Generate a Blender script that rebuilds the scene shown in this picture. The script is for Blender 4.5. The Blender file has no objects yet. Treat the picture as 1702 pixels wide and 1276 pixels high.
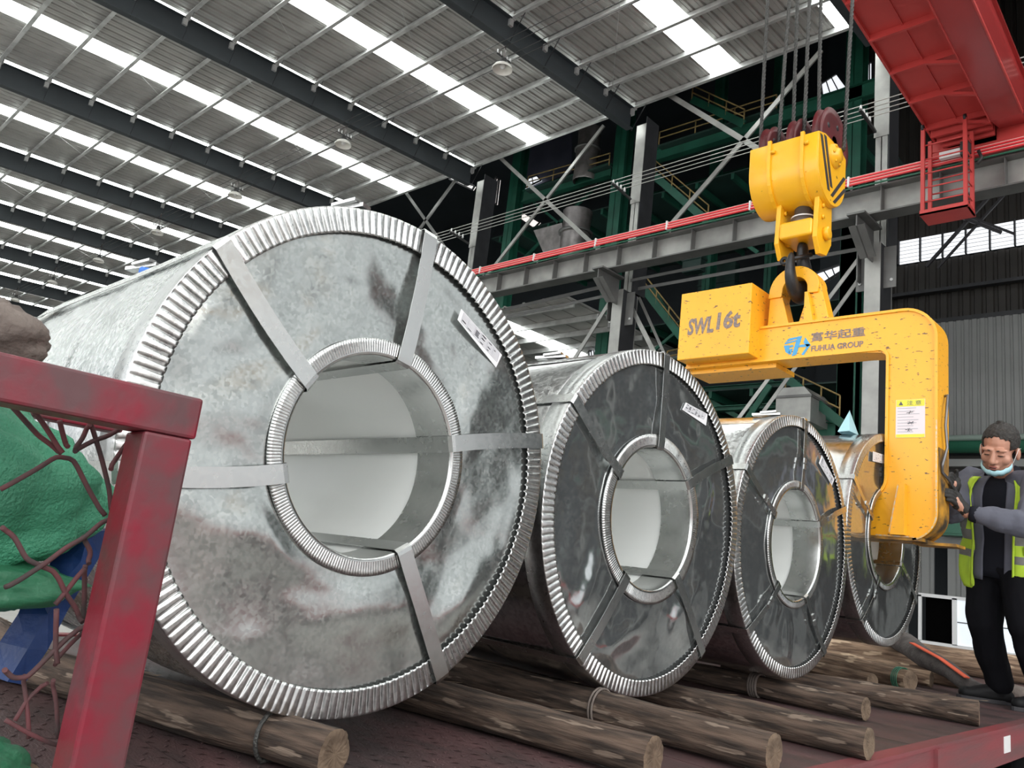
import bpy, math, random
from mathutils import Vector, Matrix, noise
PI=math.pi; R=math.radians
random.seed(7)
scn=bpy.context.scene
C=scn.collection

# ---------------------------------------------------------------- camera, sky, exposure
CAM_Z=0.47
cam=bpy.data.cameras.new('camera'); co=bpy.data.objects.new('camera',cam); C.objects.link(co); scn.camera=co
cam.sensor_fit='HORIZONTAL'; cam.sensor_width=36; cam.lens=1326/1702*36
cam.clip_start=0.02; cam.clip_end=400
# rows: world axes X, Y, Z seen in camera space (right, down, forward)
MX=((0.72220229,-0.06748445,-0.68838194),(0.68192913,0.23600637,0.69229593),(0.11574332,-0.96940541,0.21646396))
rot=Matrix([[MX[i][0],-MX[i][1],-MX[i][2]] for i in range(3)])
co.matrix_world=Matrix.Translation((0,0,CAM_Z))@rot.to_4x4()
w=bpy.data.worlds.new('overcast_sky'); scn.world=w; w.use_nodes=True
nt=w.node_tree; bg=nt.nodes['Background']
tc=nt.nodes.new('ShaderNodeTexCoord'); sp=nt.nodes.new('ShaderNodeSeparateXYZ'); cr=nt.nodes.new('ShaderNodeValToRGB')
nt.links.new(tc.outputs['Generated'],sp.inputs[0]); nt.links.new(sp.outputs['Z'],cr.inputs[0])
cr.color_ramp.elements[0].position=0.0; cr.color_ramp.elements[0].color=(.80,.82,.84,1)
cr.color_ramp.elements[1].position=0.6; cr.color_ramp.elements[1].color=(.95,.98,1,1)
nt.links.new(cr.outputs[0],bg.inputs[0]); bg.inputs[1].default_value=1.5
def area(name,loc,size,energy,rot,col=(1,1,1)):
    l=bpy.data.lights.new(name,'AREA'); l.shape='RECTANGLE'; l.size=size[0]; l.size_y=size[1]; l.energy=energy; l.color=col
    o=bpy.data.objects.new(name,l); C.objects.link(o); o.location=loc; o.rotation_euler=rot; return o
# daylight entering through the open end and the open camera side of the hall
area('daylight_open_end',(13.5,-2.5,8),(9,13),1500,(0,R(80),0),(1,.99,.97))
area('daylight_open_side',(-4,-15,5.5),(30,9),1500,(R(90),0,0),(1,.99,.98))
scn.view_settings.view_transform='Standard'; scn.view_settings.look='None'
scn.view_settings.exposure=0.0; scn.view_settings.gamma=1; scn.view_settings.use_curve_mapping=False
scn.cycles.max_bounces=8; scn.cycles.diffuse_bounces=4; scn.cycles.glossy_bounces=5
scn.cycles.use_denoising=True
scn.cycles.sample_clamp_indirect=6

# ---------------------------------------------------------------- materials
def pm(name,col,rough=.5,metal=0,hard=.15,vary=0,vscale=4,col2=None,spots=None,bump=0,bscale=40,spec=.5,stretch=None,emit=None,rvary=0):
    m=bpy.data.materials.new(name); m.use_nodes=True; n=m.node_tree.nodes; L=m.node_tree.links
    b=n['Principled BSDF']; b.inputs['Roughness'].default_value=rough; b.inputs['Metallic'].default_value=metal
    b.inputs['Specular IOR Level'].default_value=spec
    t=n.new('ShaderNodeTexCoord'); vec=t.outputs['Object']
    if stretch:
        mp=n.new('ShaderNodeMapping'); mp.inputs['Scale'].default_value=stretch; L.new(vec,mp.inputs[0]); vec=mp.outputs[0]
    c4=(*col,1)
    b.inputs['Base Color'].default_value=c4
    out=None
    if vary or col2:
        nz=n.new('ShaderNodeTexNoise'); nz.inputs['Scale'].default_value=vscale; nz.inputs['Detail'].default_value=6; L.new(vec,nz.inputs['Vector'])
        rp=n.new('ShaderNodeValToRGB'); rp.color_ramp.elements[0].position=.5-hard; rp.color_ramp.elements[1].position=.5+hard
        k=1-vary
        rp.color_ramp.elements[0].color=(*(col2 or tuple(x*k for x in col)),1); rp.color_ramp.elements[1].color=c4
        L.new(nz.outputs['Fac'],rp.inputs[0]); out=rp.outputs[0]
        if rvary:
            mr=n.new('ShaderNodeMapRange'); mr.inputs['To Min'].default_value=max(0,rough-rvary); mr.inputs['To Max'].default_value=rough+rvary
            L.new(nz.outputs['Fac'],mr.inputs[0]); L.new(mr.outputs[0],b.inputs['Roughness'])
    if spots:   # (colour, scale, threshold, stretch)
        sc,ss,th,st=spots
        mp=n.new('ShaderNodeMapping'); mp.inputs['Scale'].default_value=st; mp.inputs['Rotation'].default_value=(0,.5,0); L.new(t.outputs['Object'],mp.inputs[0])
        nz=n.new('ShaderNodeTexNoise'); nz.inputs['Scale'].default_value=ss; nz.inputs['Detail'].default_value=3; L.new(mp.outputs[0],nz.inputs['Vector'])
        rp=n.new('ShaderNodeValToRGB'); rp.color_ramp.elements[0].position=th; rp.color_ramp.elements[1].position=th+.03
        rp.color_ramp.elements[0].color=(0,0,0,1); rp.color_ramp.elements[1].color=(1,1,1,1); L.new(nz.outputs['Fac'],rp.inputs[0])
        mx=n.new('ShaderNodeMix'); mx.data_type='RGBA'; L.new(rp.outputs[0],mx.inputs['Factor'])
        if out: L.new(out,mx.inputs['A'])
        else: mx.inputs['A'].default_value=c4
        mx.inputs['B'].default_value=(*sc,1); out=mx.outputs['Result']
    if out: L.new(out,b.inputs['Base Color'])
    if bump:
        nz=n.new('ShaderNodeTexNoise'); nz.inputs['Scale'].default_value=bscale; nz.inputs['Detail'].default_value=5; L.new(vec,nz.inputs['Vector'])
        bp=n.new('ShaderNodeBump'); bp.inputs['Strength'].default_value=bump; bp.inputs['Distance'].default_value=.01
        L.new(nz.outputs['Fac'],bp.inputs['Height']); L.new(bp.outputs[0],b.inputs['Normal'])
    if emit:
        b.inputs['Emission Color'].default_value=(*emit[0],1); b.inputs['Emission Strength'].default_value=emit[1]
    return m
def galv(name,lo,hi,r0,r1,scale=38,bump=.0,wave=0,stain=None,metal=1.0):
    """hot dip zinc with crystal spangle"""
    m=bpy.data.materials.new(name); m.use_nodes=True; n=m.node_tree.nodes; L=m.node_tree.links
    b=n['Principled BSDF']; b.inputs['Metallic'].default_value=metal
    t=n.new('ShaderNodeTexCoord')
    nd=n.new('ShaderNodeTexNoise'); nd.inputs['Scale'].default_value=scale*.6; nd.inputs['Detail'].default_value=2; L.new(t.outputs['Object'],nd.inputs['Vector'])
    mxv=n.new('ShaderNodeMix'); mxv.data_type='VECTOR'; mxv.inputs['Factor'].default_value=.012; L.new(t.outputs['Object'],mxv.inputs['A']); L.new(nd.outputs['Color'],mxv.inputs['B'])
    vo=n.new('ShaderNodeTexVoronoi'); vo.inputs['Scale'].default_value=scale; L.new(mxv.outputs['Result'],vo.inputs['Vector'])
    bw=n.new('ShaderNodeSeparateColor'); L.new(vo.outputs['Color'],bw.inputs[0])
    n2=n.new('ShaderNodeTexNoise'); n2.inputs['Scale'].default_value=5; n2.inputs['Detail'].default_value=6; L.new(t.outputs['Object'],n2.inputs['Vector'])
    mm=n.new('ShaderNodeMath'); mm.operation='MULTIPLY_ADD'; mm.inputs[1].default_value=.45; L.new(bw.outputs[0],mm.inputs[0])
    m3=n.new('ShaderNodeMath'); m3.operation='MULTIPLY'; m3.inputs[1].default_value=.6; L.new(n2.outputs['Fac'],m3.inputs[0]); L.new(m3.outputs[0],mm.inputs[2])
    rp=n.new('ShaderNodeMapRange'); rp.inputs['From Min'].default_value=.15; rp.inputs['From Max'].default_value=.9
    rp.inputs['To Min'].default_value=0; rp.inputs['To Max'].default_value=1; L.new(mm.outputs[0],rp.inputs[0])
    mc=n.new('ShaderNodeMix'); mc.data_type='RGBA'; mc.inputs['A'].default_value=(*lo,1); mc.inputs['B'].default_value=(*hi,1); L.new(rp.outputs[0],mc.inputs['Factor'])
    L.new(mc.outputs['Result'],b.inputs['Base Color'])
    rr=n.new('ShaderNodeMapRange'); rr.inputs['To Min'].default_value=r0; rr.inputs['To Max'].default_value=r1; L.new(mm.outputs[0],rr.inputs[0]); L.new(rr.outputs[0],b.inputs['Roughness'])
    if bump:
        bp=n.new('ShaderNodeBump'); bp.inputs['Strength'].default_value=bump; bp.inputs['Distance'].default_value=.002
        L.new(mm.outputs[0],bp.inputs['Height']); L.new(bp.outputs[0],b.inputs['Normal'])
    return m
M={}
M['face1']=galv('spangled_zinc_sheet',(.38,.40,.39),(.58,.61,.59),.13,.28,120,metal=.92)
M['face2']=galv('bright_zinc_sheet',(.40,.42,.42),(.54,.56,.56),.07,.14,90,metal=.9)
M['body1']=galv('spangled_zinc_wrap',(.24,.27,.27),(.80,.81,.80),.16,.34,130)
M['body2']=galv('smooth_zinc_wrap',(.45,.46,.46),(.85,.86,.86),.12,.28,80)
M['ring']=galv('crimped_zinc_edge',(.46,.47,.47),(.70,.71,.70),.24,.36,140)
M['strap']=galv('zinc_strapping',(.56,.57,.56),(.64,.65,.64),.20,.30,90)
M['bore']=pm('pale_coated_coil_bore',(.90,.92,.90),.24,.0,vary=.06,vscale=2,spec=.6)
M['paper']=pm('white_label_paper',(.82,.82,.84),.6)
M['ink']=pm('grey_print_ink',(.12,.12,.14),.7)
M['inklight']=pm('faint_print_ink',(.42,.42,.46),.7)
M['yellow']=pm('worn_yellow_paint',(1.0,.47,.022),.30,0,vary=.08,vscale=3,spots=((.16,.09,.03),30,.655,(1,1,2.6)),bump=.08,bscale=12)
M['yellow2']=pm('hook_block_yellow_paint',(.93,.48,.015),.28,0,vary=.1,vscale=4,spots=((.12,.06,.02),18,.72,(1,1,1)),bump=.05,bscale=10)
M['yellowworn']=pm('scuffed_yellow_and_grease',(.05,.04,.03),.5,0,col2=(.62,.30,.03),vscale=9,bump=.3,bscale=30)
M['chip']=pm('bare_chipped_edge',(.62,.55,.42),.45,.3,col2=(.85,.42,.04),vscale=60)
M['hook']=pm('dark_forged_steel',(.035,.035,.037),.38,.5,vary=.4,vscale=20,bump=.3,bscale=30)
M['shaft']=pm('grey_machined_steel',(.18,.18,.19),.35,.7)
M['sheave']=pm('dark_red_sheave_paint',(.13,.018,.022),.4,0,vary=.4,vscale=8)
M['black']=pm('black_paint',(.03,.028,.032),.5)
M['rope']=pm('greasy_wire_rope',(.10,.10,.095),.5,.5,vary=.5,vscale=120,bump=.6,bscale=150)
M['redcrane']=pm('red_crane_paint',(.60,.07,.065),.36,0,vary=.08,vscale=2)
M['reddark']=pm('red_crane_box_paint',(.44,.05,.05),.2,0,vary=.08,vscale=1)
M['redbar']=pm('red_conductor_plastic',(.75,.04,.05),.35)
M['redpale']=pm('pale_conductor_edge',(.85,.45,.42),.4)
M['white']=pm('white_plastic',(.8,.8,.8),.5)
M['rackred']=pm('scuffed_dark_red_paint',(.20,.006,.022),.42,0,hard=.09,col2=(.10,.04,.045),vscale=10,bump=.1,bscale=40)
M['deck']=pm('worn_red_deck_plate',(.105,.056,.057),.42,0,col2=(.055,.04,.04),vscale=3.5,bump=.25,bscale=90,stretch=(1,3,1),rvary=.1)
M['deckrail']=pm('faded_red_deck_edge',(.25,.045,.055),.45,0,col2=(.15,.06,.063),vscale=4,bump=.1,bscale=40,stretch=(1,.4,4))
M['bark']=pm('rough_grey_brown_timber',(.135,.092,.068),.9,0,hard=.13,col2=(.038,.027,.021),vscale=24,spots=((.23,.175,.135),12,.60,(.45,3,3)),bump=1.0,bscale=34,stretch=(.25,2.2,2.2))
M['barklight']=pm('pale_dry_timber',(.31,.21,.14),.9,0,hard=.13,col2=(.12,.075,.05),vscale=22,spots=((.52,.39,.27),6,.6,(.6,2,2)),bump=1.0,bscale=26,stretch=(.25,2.2,2.2))
M['cut']=pm('sawn_log_end',(.24,.17,.115),.85,0,col2=(.11,.075,.05),vscale=18,bump=.5,bscale=60)
M['steel']=pm('grey_painted_steel',(.17,.17,.165),.42,.35,vary=.25,vscale=2.2,bump=.05)
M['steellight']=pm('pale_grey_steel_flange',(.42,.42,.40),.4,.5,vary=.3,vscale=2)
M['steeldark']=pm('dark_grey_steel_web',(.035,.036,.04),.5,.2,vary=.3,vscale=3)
M['rafter']=pm('dark_blue_grey_rafter_paint',(.045,.055,.062),.5,.1,vary=.2,vscale=1)
M['purlin']=pm('galvanised_purlin',(.66,.67,.66),.38,.35,vary=.3,vscale=3)
M['roof']=pm('grey_roof_sheet',(.5,.49,.47),.42,.35,vary=.2,vscale=1.2)
M['skylight']=pm('translucent_skylight_sheet',(.9,.92,.9),.5,emit=((.96,1,.98),6))
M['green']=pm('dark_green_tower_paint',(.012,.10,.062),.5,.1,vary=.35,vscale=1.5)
M['greendark']=pm('green_black_paint',(.012,.04,.032),.6,0,vary=.3,vscale=2)  # darker than the tower green, for decks, gratings and inner shells
M['railing']=pm('rusty_yellow_railing',(.34,.24,.09),.6,.1,vary=.4,vscale=5)
M['duct']=pm('dull_metal_duct',(.30,.28,.27),.35,.6,vary=.4,vscale=3,bump=.8,bscale=4)
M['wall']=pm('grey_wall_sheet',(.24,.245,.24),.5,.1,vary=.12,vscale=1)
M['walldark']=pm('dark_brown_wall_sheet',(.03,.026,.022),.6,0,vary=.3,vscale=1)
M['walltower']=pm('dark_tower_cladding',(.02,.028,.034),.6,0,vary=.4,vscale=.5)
M['panel']=pm('blue_grey_panel',(.07,.075,.11),.5,0,vary=.3,vscale=1)
M['daylit']=pm('daylit_window_sheet',(.8,.82,.85),.6,emit=((.93,.96,1),.95))
M['daylitwarm']=pm('daylit_gap_sheet',(.8,.8,.8),.6,emit=((1,.93,.88),.9))
M['glass']=pm('window_glass',(.75,.8,.83),.05,0,spec=.8,emit=((.85,.92,1),.6))
M['concrete']=pm('grey_concrete_floor',(.42,.41,.39),.7,0,vary=.2,vscale=1)
M['pipegreen']=pm('green_pipe_paint',(.03,.15,.09),.35)
M['pipepale']=pm('pale_green_pipe_paint',(.36,.45,.40),.35)
M['frame']=pm('white_window_frame',(.95,.95,.95),.4,emit=None)
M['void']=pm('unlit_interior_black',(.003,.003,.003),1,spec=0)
M['lampshade']=pm('white_enamel_reflector',(.75,.73,.68),.4)
M['wire']=pm('pale_bare_wire',(.5,.5,.47),.4,.4)
M['darkmetal']=pm('dark_fitting_metal',(.06,.06,.06),.5,.5)
M['sack']=pm('green_woven_sack',(.065,.32,.185),.55,0,vary=.3,vscale=8,bump=.6,bscale=220)
M['sackdark']=pm('dark_green_tarpaulin',(.035,.20,.10),.5,0,vary=.3,vscale=6,bump=.3,bscale=80)
M['burlap']=pm('dirty_grey_cloth',(.20,.165,.145),.9,0,vary=.35,vscale=12,bump=.6,bscale=60)
M['blue']=pm('blue_tarpaulin',(.012,.05,.20),.5,0,vary=.4,vscale=8,bump=.3,bscale=50)
M['bluebright']=pm('bright_blue_plastic',(.02,.16,.62),.4)
M['netred']=pm('faded_red_cord',(.13,.04,.045),.8,0,col2=(.05,.035,.035),vscale=25)
M['orange']=pm('orange_webbing',(.80,.13,.06),.7)
M['sling']=pm('dirty_grey_webbing',(.13,.115,.11),.9,0,vary=.4,vscale=15,bump=.5,bscale=60)
M['skin']=pm('weathered_skin',(.56,.29,.205),.45,0,vary=.1,vscale=20)
M['lips']=pm('lip_skin',(.33,.11,.09),.5)
M['hair']=pm('short_black_greying_hair',(.045,.04,.036),.6,0,vary=.6,vscale=60,bump=.8,bscale=160)
M['jacket']=pm('blue_grey_work_jacket',(.115,.12,.155),.85,0,vary=.15,vscale=8,bump=.3,bscale=14)
M['shirt']=pm('black_undershirt',(.013,.014,.02),.9,spec=.15)
M['vest']=pm('yellow_green_safety_vest',(.50,.72,.045),.7,0,vary=.12,vscale=9,bump=.3,bscale=18)
M['vestgrey']=pm('dirty_reflective_vest_band',(.20,.20,.19),.6,0,vary=.3,vscale=14)
M['trousers']=pm('black_trousers',(.006,.006,.008),.9,0,spec=.12,bump=.3,bscale=9)
M['shoe']=pm('black_shoe_leather',(.008,.008,.009),.55,spec=.2)
M['glove']=pm('black_work_glove',(.022,.021,.02),.7,0,vary=.3,vscale=20)
M['mask']=pm('pale_blue_mask_fabric',(.42,.70,.78),.8,0,bump=.3,bscale=25)
M['eye']=pm('dark_eye',(.015,.01,.01),.2)
M['logo']=pm('light_blue_emblem_paint',(.07,.36,.66),.5)
M['lettering']=pm('worn_grey_lettering',(.15,.13,.14),.6,0,col2=(.34,.25,.2),vscale=60)
M['stickeryellow']=pm('yellow_sticker_band',(.78,.72,.06),.5)
M['sticker']=pm('white_sticker',(.78,.70,.72),.5)

# ---------------------------------------------------------------- mesh helpers
class MB:
    def __init__(s): s.v=[]; s.f=[]; s.sm=[]
    def add(s,vs,fs,sm=False):
        o=len(s.v); s.v+= [tuple(v) for v in vs]; s.f+=[tuple(i+o for i in f) for f in fs]; s.sm+=[sm]*len(fs); return s
    def box(s,x0,x1,y0,y1,z0,z1):
        s.add([(x,y,z) for x in (x0,x1) for y in (y0,y1) for z in (z0,z1)],[(0,1,3,2),(4,6,7,5),(0,4,5,1),(2,3,7,6),(0,2,6,4),(1,5,7,3)]); return s
    def bar(s,a,b,w,h,up=(0,0,1)):
        a=Vector(a);b=Vector(b);d=(b-a).normalized();u=Vector(up)
        if abs(d.dot(u))>.98: u=Vector((0,1,0))
        sd=d.cross(u).normalized()*w/2; u=sd.cross(d).normalized()*h/2
        s.add([p+i*sd+j*u for p in (a,b) for i,j in ((-1,-1),(1,-1),(1,1),(-1,1))],[(0,1,2,3),(7,6,5,4),(0,4,5,1),(1,5,6,2),(2,6,7,3),(3,7,4,0)]); return s
    def tube(s,pts,r,n=8,cap=True,sm=True):
        pts=[Vector(p) for p in pts]; rs=r if isinstance(r,(list,tuple)) else [r]*len(pts)
        vs=[];fs=[]; prev=None
        for i,p in enumerate(pts):
            d=(pts[min(i+1,len(pts)-1)]-pts[max(i-1,0)]).normalized()
            if prev is None:
                u=d.orthogonal().normalized()
            else:
                u=(prev-d*prev.dot(d)); u=u.normalized() if u.length>1e-6 else d.orthogonal().normalized()
            prev=u; v=d.cross(u)
            for k in range(n):
                a=2*PI*k/n; vs.append(p+(u*math.cos(a)+v*math.sin(a))*rs[i])
        for i in range(len(pts)-1):
            for k in range(n):
                fs.append((i*n+k,i*n+(k+1)%n,(i+1)*n+(k+1)%n,(i+1)*n+k))
        s.add(vs,fs,sm)
        if cap:
            o=len(s.v)-len(vs); s.f+=[tuple(o+k for k in range(n))[::-1],tuple(o+(len(pts)-1)*n+k for k in range(n))]; s.sm+=[False,False]
        return s
    def prism(s,poly,axis,a,b):
        """poly of (u,v) extruded along axis from a to b; axis 0: (y,z), 1: (x,z), 2: (x,y)"""
        def P(u,v,t): return ((t,u,v),(u,t,v),(u,v,t))[axis]
        n=len(poly); vs=[P(u,v,a) for u,v in poly]+[P(u,v,b) for u,v in poly]
        s.add(vs,[tuple(range(n)),tuple(range(2*n-1,n-1,-1))]+[(i,i+n,(i+1)%n+n,(i+1)%n) for i in range(n)]); return s
    def ring(s,prof,n,axis=0,c=(0,0,0),sm=True,closed=False):
        """revolve (t,r) profile about axis 0 (X) through c"""
        vs=[]
        for t,r in prof:
            for k in range(n):
                a=2*PI*k/n
                if axis==0: vs.append((c[0]+t,c[1]+r*math.cos(a),c[2]+r*math.sin(a)))
                elif axis==2: vs.append((c[0]+r*math.cos(a),c[1]+r*math.sin(a),c[2]+t))
                else: vs.append((c[0]+r*math.sin(a),c[1]+t,c[2]+r*math.cos(a)))
        m=len(prof); fs=[]
        for i in range(m if closed else m-1):
            for k in range(n): fs.append((i*n+k,i*n+(k+1)%n,((i+1)%m)*n+(k+1)%n,((i+1)%m)*n+k))
        s.add(vs,fs,sm); return s
def link(name,me,parent=None,loc=None):
    o=bpy.data.objects.new(name,me); C.objects.link(o)
    if parent: o.parent=parent
    if loc: o.location=loc
    return o
def wroot(o):
    v=Vector((0,0,0))
    while o: v+=o.location; o=o.parent
    return v
def obj(name,mb,mat,parent=None,base=None,recalc=True,mats=None,fm=None):
    """one mesh object from world-space geometry; origin at parent's origin or base"""
    off=wroot(parent) if parent else Vector(base or (0,0,0))
    me=bpy.data.meshes.new(name)
    me.from_pydata([tuple(Vector(v)-off) for v in mb.v],[],mb.f)
    for mm in (mats or [mat]): me.materials.append(mm)
    me.polygons.foreach_set('use_smooth',mb.sm)
    if fm: me.polygons.foreach_set('material_index',fm)
    me.update()
    if recalc:
        import bmesh
        bm=bmesh.new(); bm.from_mesh(me); bmesh.ops.recalc_face_normals(bm,faces=bm.faces); bm.to_mesh(me); bm.free()
    return link(name,me,parent,None if parent else tuple(off))
def tag(o,label=None,cat=None,group=None,kind=None):
    if label: o['label']=label
    if cat: o['category']=cat
    if group: o['group']=group
    if kind: o['kind']=kind
    return o
def thing(name,loc,label,cat,group=None,kind=None):
    o=bpy.data.objects.new(name,None); C.objects.link(o); o.location=loc; o.empty_display_size=.1
    return tag(o,label,cat,group,kind)
def bevel(o,wd,seg=2,ang=30):
    m=o.modifiers.new('b','BEVEL'); m.width=wd; m.segments=seg; m.limit_method='ANGLE'; m.angle_limit=R(ang); return o
def text(body,size,mat,parent,loc,rot,name='lettering',offset=0,shear=0,ext=.0008,width=None,height=None):
    cu=bpy.data.curves.new(name,'FONT'); cu.body=body; cu.size=size; cu.offset=offset; cu.shear=shear; cu.extrude=ext; cu.resolution_u=3
    t=bpy.data.objects.new(name,cu); C.objects.link(t); bpy.context.view_layer.update()
    me=bpy.data.meshes.new_from_object(t.evaluated_get(bpy.context.evaluated_depsgraph_get())); bpy.data.objects.remove(t)
    me.materials.clear(); me.materials.append(mat)
    xs=[v.co.x for v in me.vertices]; ys=[v.co.y for v in me.vertices]
    if xs:
        kx=(width/(max(xs)-min(xs))) if width else 1; ky=(height/(max(ys)-min(ys))) if height else kx
        x0=min(xs); y0=min(ys)
        for v in me.vertices: v.co.x=(v.co.x-x0)*kx; v.co.y=(v.co.y-y0)*ky
    o=link(name,me,parent); o.location=Vector(loc)-wroot(parent); o.rotation_euler=rot; return o
# measured positions of bracing, tower steel, rails, openings, cords (world metres)
BR=[('c1', (-12.786, 15.2, 12.388), (-16.91, 15.2, 8.49), 0.104), ('c1', (-16.901, 15.2, 12.658), (-12.413, 15.2, 8.582), 0.112), ('c2', (-6.736, 15.2, 12.29), (-10.418, 15.2, 8.841), 0.119), ('c2', (-11.04, 15.2, 12.888), (-7.105, 15.2, 9.359), 0.129), ('c0', (-18.843, 15.2, 12.357), (-21.333, 15.2, 10.071), 0.101), ('c0', (-25.033, 15.2, 16.165), (-18.129, 15.2, 9.269), 0.106), ('s0', (-15.841, 15.3, 7.518), (-12.15, 15.3, 7.658), 0.098), ('s0', (-15.752, 15.3, 7.27), (-12.177, 15.3, 7.384), 0.082), ('s1', (-11.477, 15.3, 7.677), (-5.806, 15.3, 7.729), 0.075), ('s1', (-11.675, 15.6, 7.553), (-5.841, 15.6, 7.55), 0.083), ('d1', (-12.03, 15.3, 7.264), (-13.479, 15.3, 5.182), 0.109), ('d2', (-11.561, 15.3, 7.242), (-9.967, 15.3, 4.717), 0.116), ('d2', (-11.539, 15.8, 7.403), (-10.132, 15.8, 4.919), 0.074), ('d3', (-5.785, 15.3, 7.295), (-8.796, 15.3, 3.369), 0.082), ('d3', (-5.93, 15.8, 7.111), (-8.569, 15.8, 3.458), 0.083)]
GR=[('column', (-20.595, 19.0, 16.035), (-19.533, 19.0, 6.412), 0.442), ('column', (-15.345, 19.0, 15.342), (-15.0, 19.0, 6.101), 0.467), ('column', (-7.754, 19.0, 17.702), (-7.259, 19.0, 8.992), 0.446), ('column', (-7.589, 19.0, 9.056), (-7.458, 19.0, 3.235), 0.398), ('column', (-13.545, 22.0, 17.97), (-13.283, 22.0, 9.161), 0.288), ('column', (-11.801, 23.0, 18.597), (-11.675, 23.0, 9.256), 0.244), ('beam', (-19.463, 19.0, 13.608), (-15.467, 19.0, 13.482), 0.465), ('beam', (-13.754, 19.0, 13.707), (-6.274, 19.0, 13.385), 0.431), ('beam', (-15.087, 21.0, 11.698), (-8.537, 21.0, 11.836), 0.189), ('beam', (-8.837, 19.0, 4.398), (-7.563, 19.0, 4.574), 0.371), ('beam', (-12.318, 19.0, 5.038), (-8.637, 19.0, 5.274), 0.129), ('beam', (-13.019, 21.0, 6.162), (-9.57, 21.0, 6.388), 0.142), ('beam', (-18.307, 24.0, 15.36), (-9.799, 24.0, 15.106), 0.178), ('beam', (-19.897, 20.0, 8.501), (-15.799, 20.0, 8.665), 0.126), ('beam', (-14.182, 21.0, 6.93), (-10.134, 21.0, 7.145), 0.165), ('diagonal', (-8.972, 18.5, 5.912), (-7.337, 18.5, 4.494), 0.205), ('diagonal', (-13.084, 18.5, 8.825), (-11.879, 18.5, 7.074), 0.156), ('diagonal', (-12.995, 18.5, 6.742), (-11.967, 18.5, 7.439), 0.086), ('diagonal', (-14.33, 20.0, 13.302), (-10.523, 20.0, 9.998), 0.112), ('diagonal', (-15.248, 22.0, 11.661), (-11.949, 22.0, 14.006), 0.103), ('diagonal', (-20.072, 20.0, 11.603), (-16.649, 20.0, 13.918), 0.11), ('diagonal', (-20.139, 20.0, 14.087), (-16.304, 20.0, 10.896), 0.087), ('diagonal', (-13.967, 21.0, 12.552), (-11.877, 21.0, 14.374), 0.079), ('diagonal', (-9.213, 18.5, 5.584), (-9.823, 18.5, 4.67), 0.154), ('diagonal', (-13.853, 22.0, 9.238), (-10.765, 22.0, 6.538), 0.115), ('diagonal', (-14.441, 20.0, 7.09), (-10.619, 20.0, 5.011), 0.125), ('diagonal', (-16.41, 23.0, 14.459), (-12.368, 23.0, 12.351), 0.151)]
RL=[('catwalk', (-13.471, 18.8, 13.778), (-9.573, 18.8, 13.721), 0.433), ('gallery', (-19.121, 18.8, 13.746), (-15.406, 18.8, 13.592), 0.45), ('stair', (-12.242, 18.6, 14.834), (-10.443, 18.6, 13.41), 0.469), ('stair', (-13.244, 18.4, 12.452), (-11.285, 18.4, 10.498), 0.5), ('stair', (-13.145, 18.2, 8.696), (-11.752, 18.2, 7.061), 0.42), ('lower', (-12.294, 18.4, 6.435), (-10.056, 18.4, 6.679), 0.321), ('stair', (-8.994, 18.9, 5.428), (-7.599, 18.9, 4.673), 0.638)]
QD=[('blue_panel', [(-21.667, 20.5, 17.232), (-18.847, 20.5, 17.139), (-18.575, 20.5, 15.028), (-21.165, 20.5, 14.87)]), ('opening', [(-20.217, 18.2, 14.2), (-19.967, 18.2, 14.012), (-19.956, 18.2, 13.026), (-20.232, 18.2, 13.189)]), ('opening', [(-21.213, 20.4, 14.083), (-19.801, 20.4, 13.175), (-20.084, 20.4, 12.988), (-21.423, 20.4, 13.951)]), ('opening', [(-19.53, 15.6, 12.876), (-18.25, 15.6, 12.145), (-18.345, 15.6, 12.041), (-19.599, 15.6, 12.761)]), ('opening', [(-20.898, 20.3, 15.183), (-20.163, 20.3, 15.192), (-19.903, 20.3, 14.918), (-21.095, 20.3, 14.765)]), ('opening', [(-9.268, 21.0, 15.601), (-8.8, 21.0, 15.774), (-8.483, 21.0, 15.192), (-9.197, 21.0, 15.105)]), ('opening', [(-7.436, 19.5, 14.643), (-7.199, 19.5, 14.68), (-7.189, 19.5, 14.054), (-7.424, 19.5, 14.031)]), ('opening', [(-9.228, 21.0, 9.477), (-8.513, 21.0, 9.622), (-8.507, 21.0, 9.406), (-8.975, 21.0, 9.161)]), ('opening', [(-17.277, 21.0, 7.942), (-16.946, 21.0, 8.062), (-16.863, 21.0, 7.575), (-17.183, 21.0, 7.604)])]
BX=[('duct', (-16.573, 18.6, 14.392), 0.82, 2.01), ('duct', (-16.639, 18.4, 11.267), 1.02, 1.95), ('hopper', (-17.875, 18.8, 11.53), 1.32, 0.83), ('bin', (-8.358, 18.0, 4.927), 0.87, 0.86), ('tank', (-12.73, 20.0, 10.225), 0.65, 0.81), ('panel', (-13.612, 23.0, 10.61), 1.4, 1.34)]
WZ=[(14.6, 10.499), (14.6, 10.426), (14.6, 10.335), (14.6, 10.246)]
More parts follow.
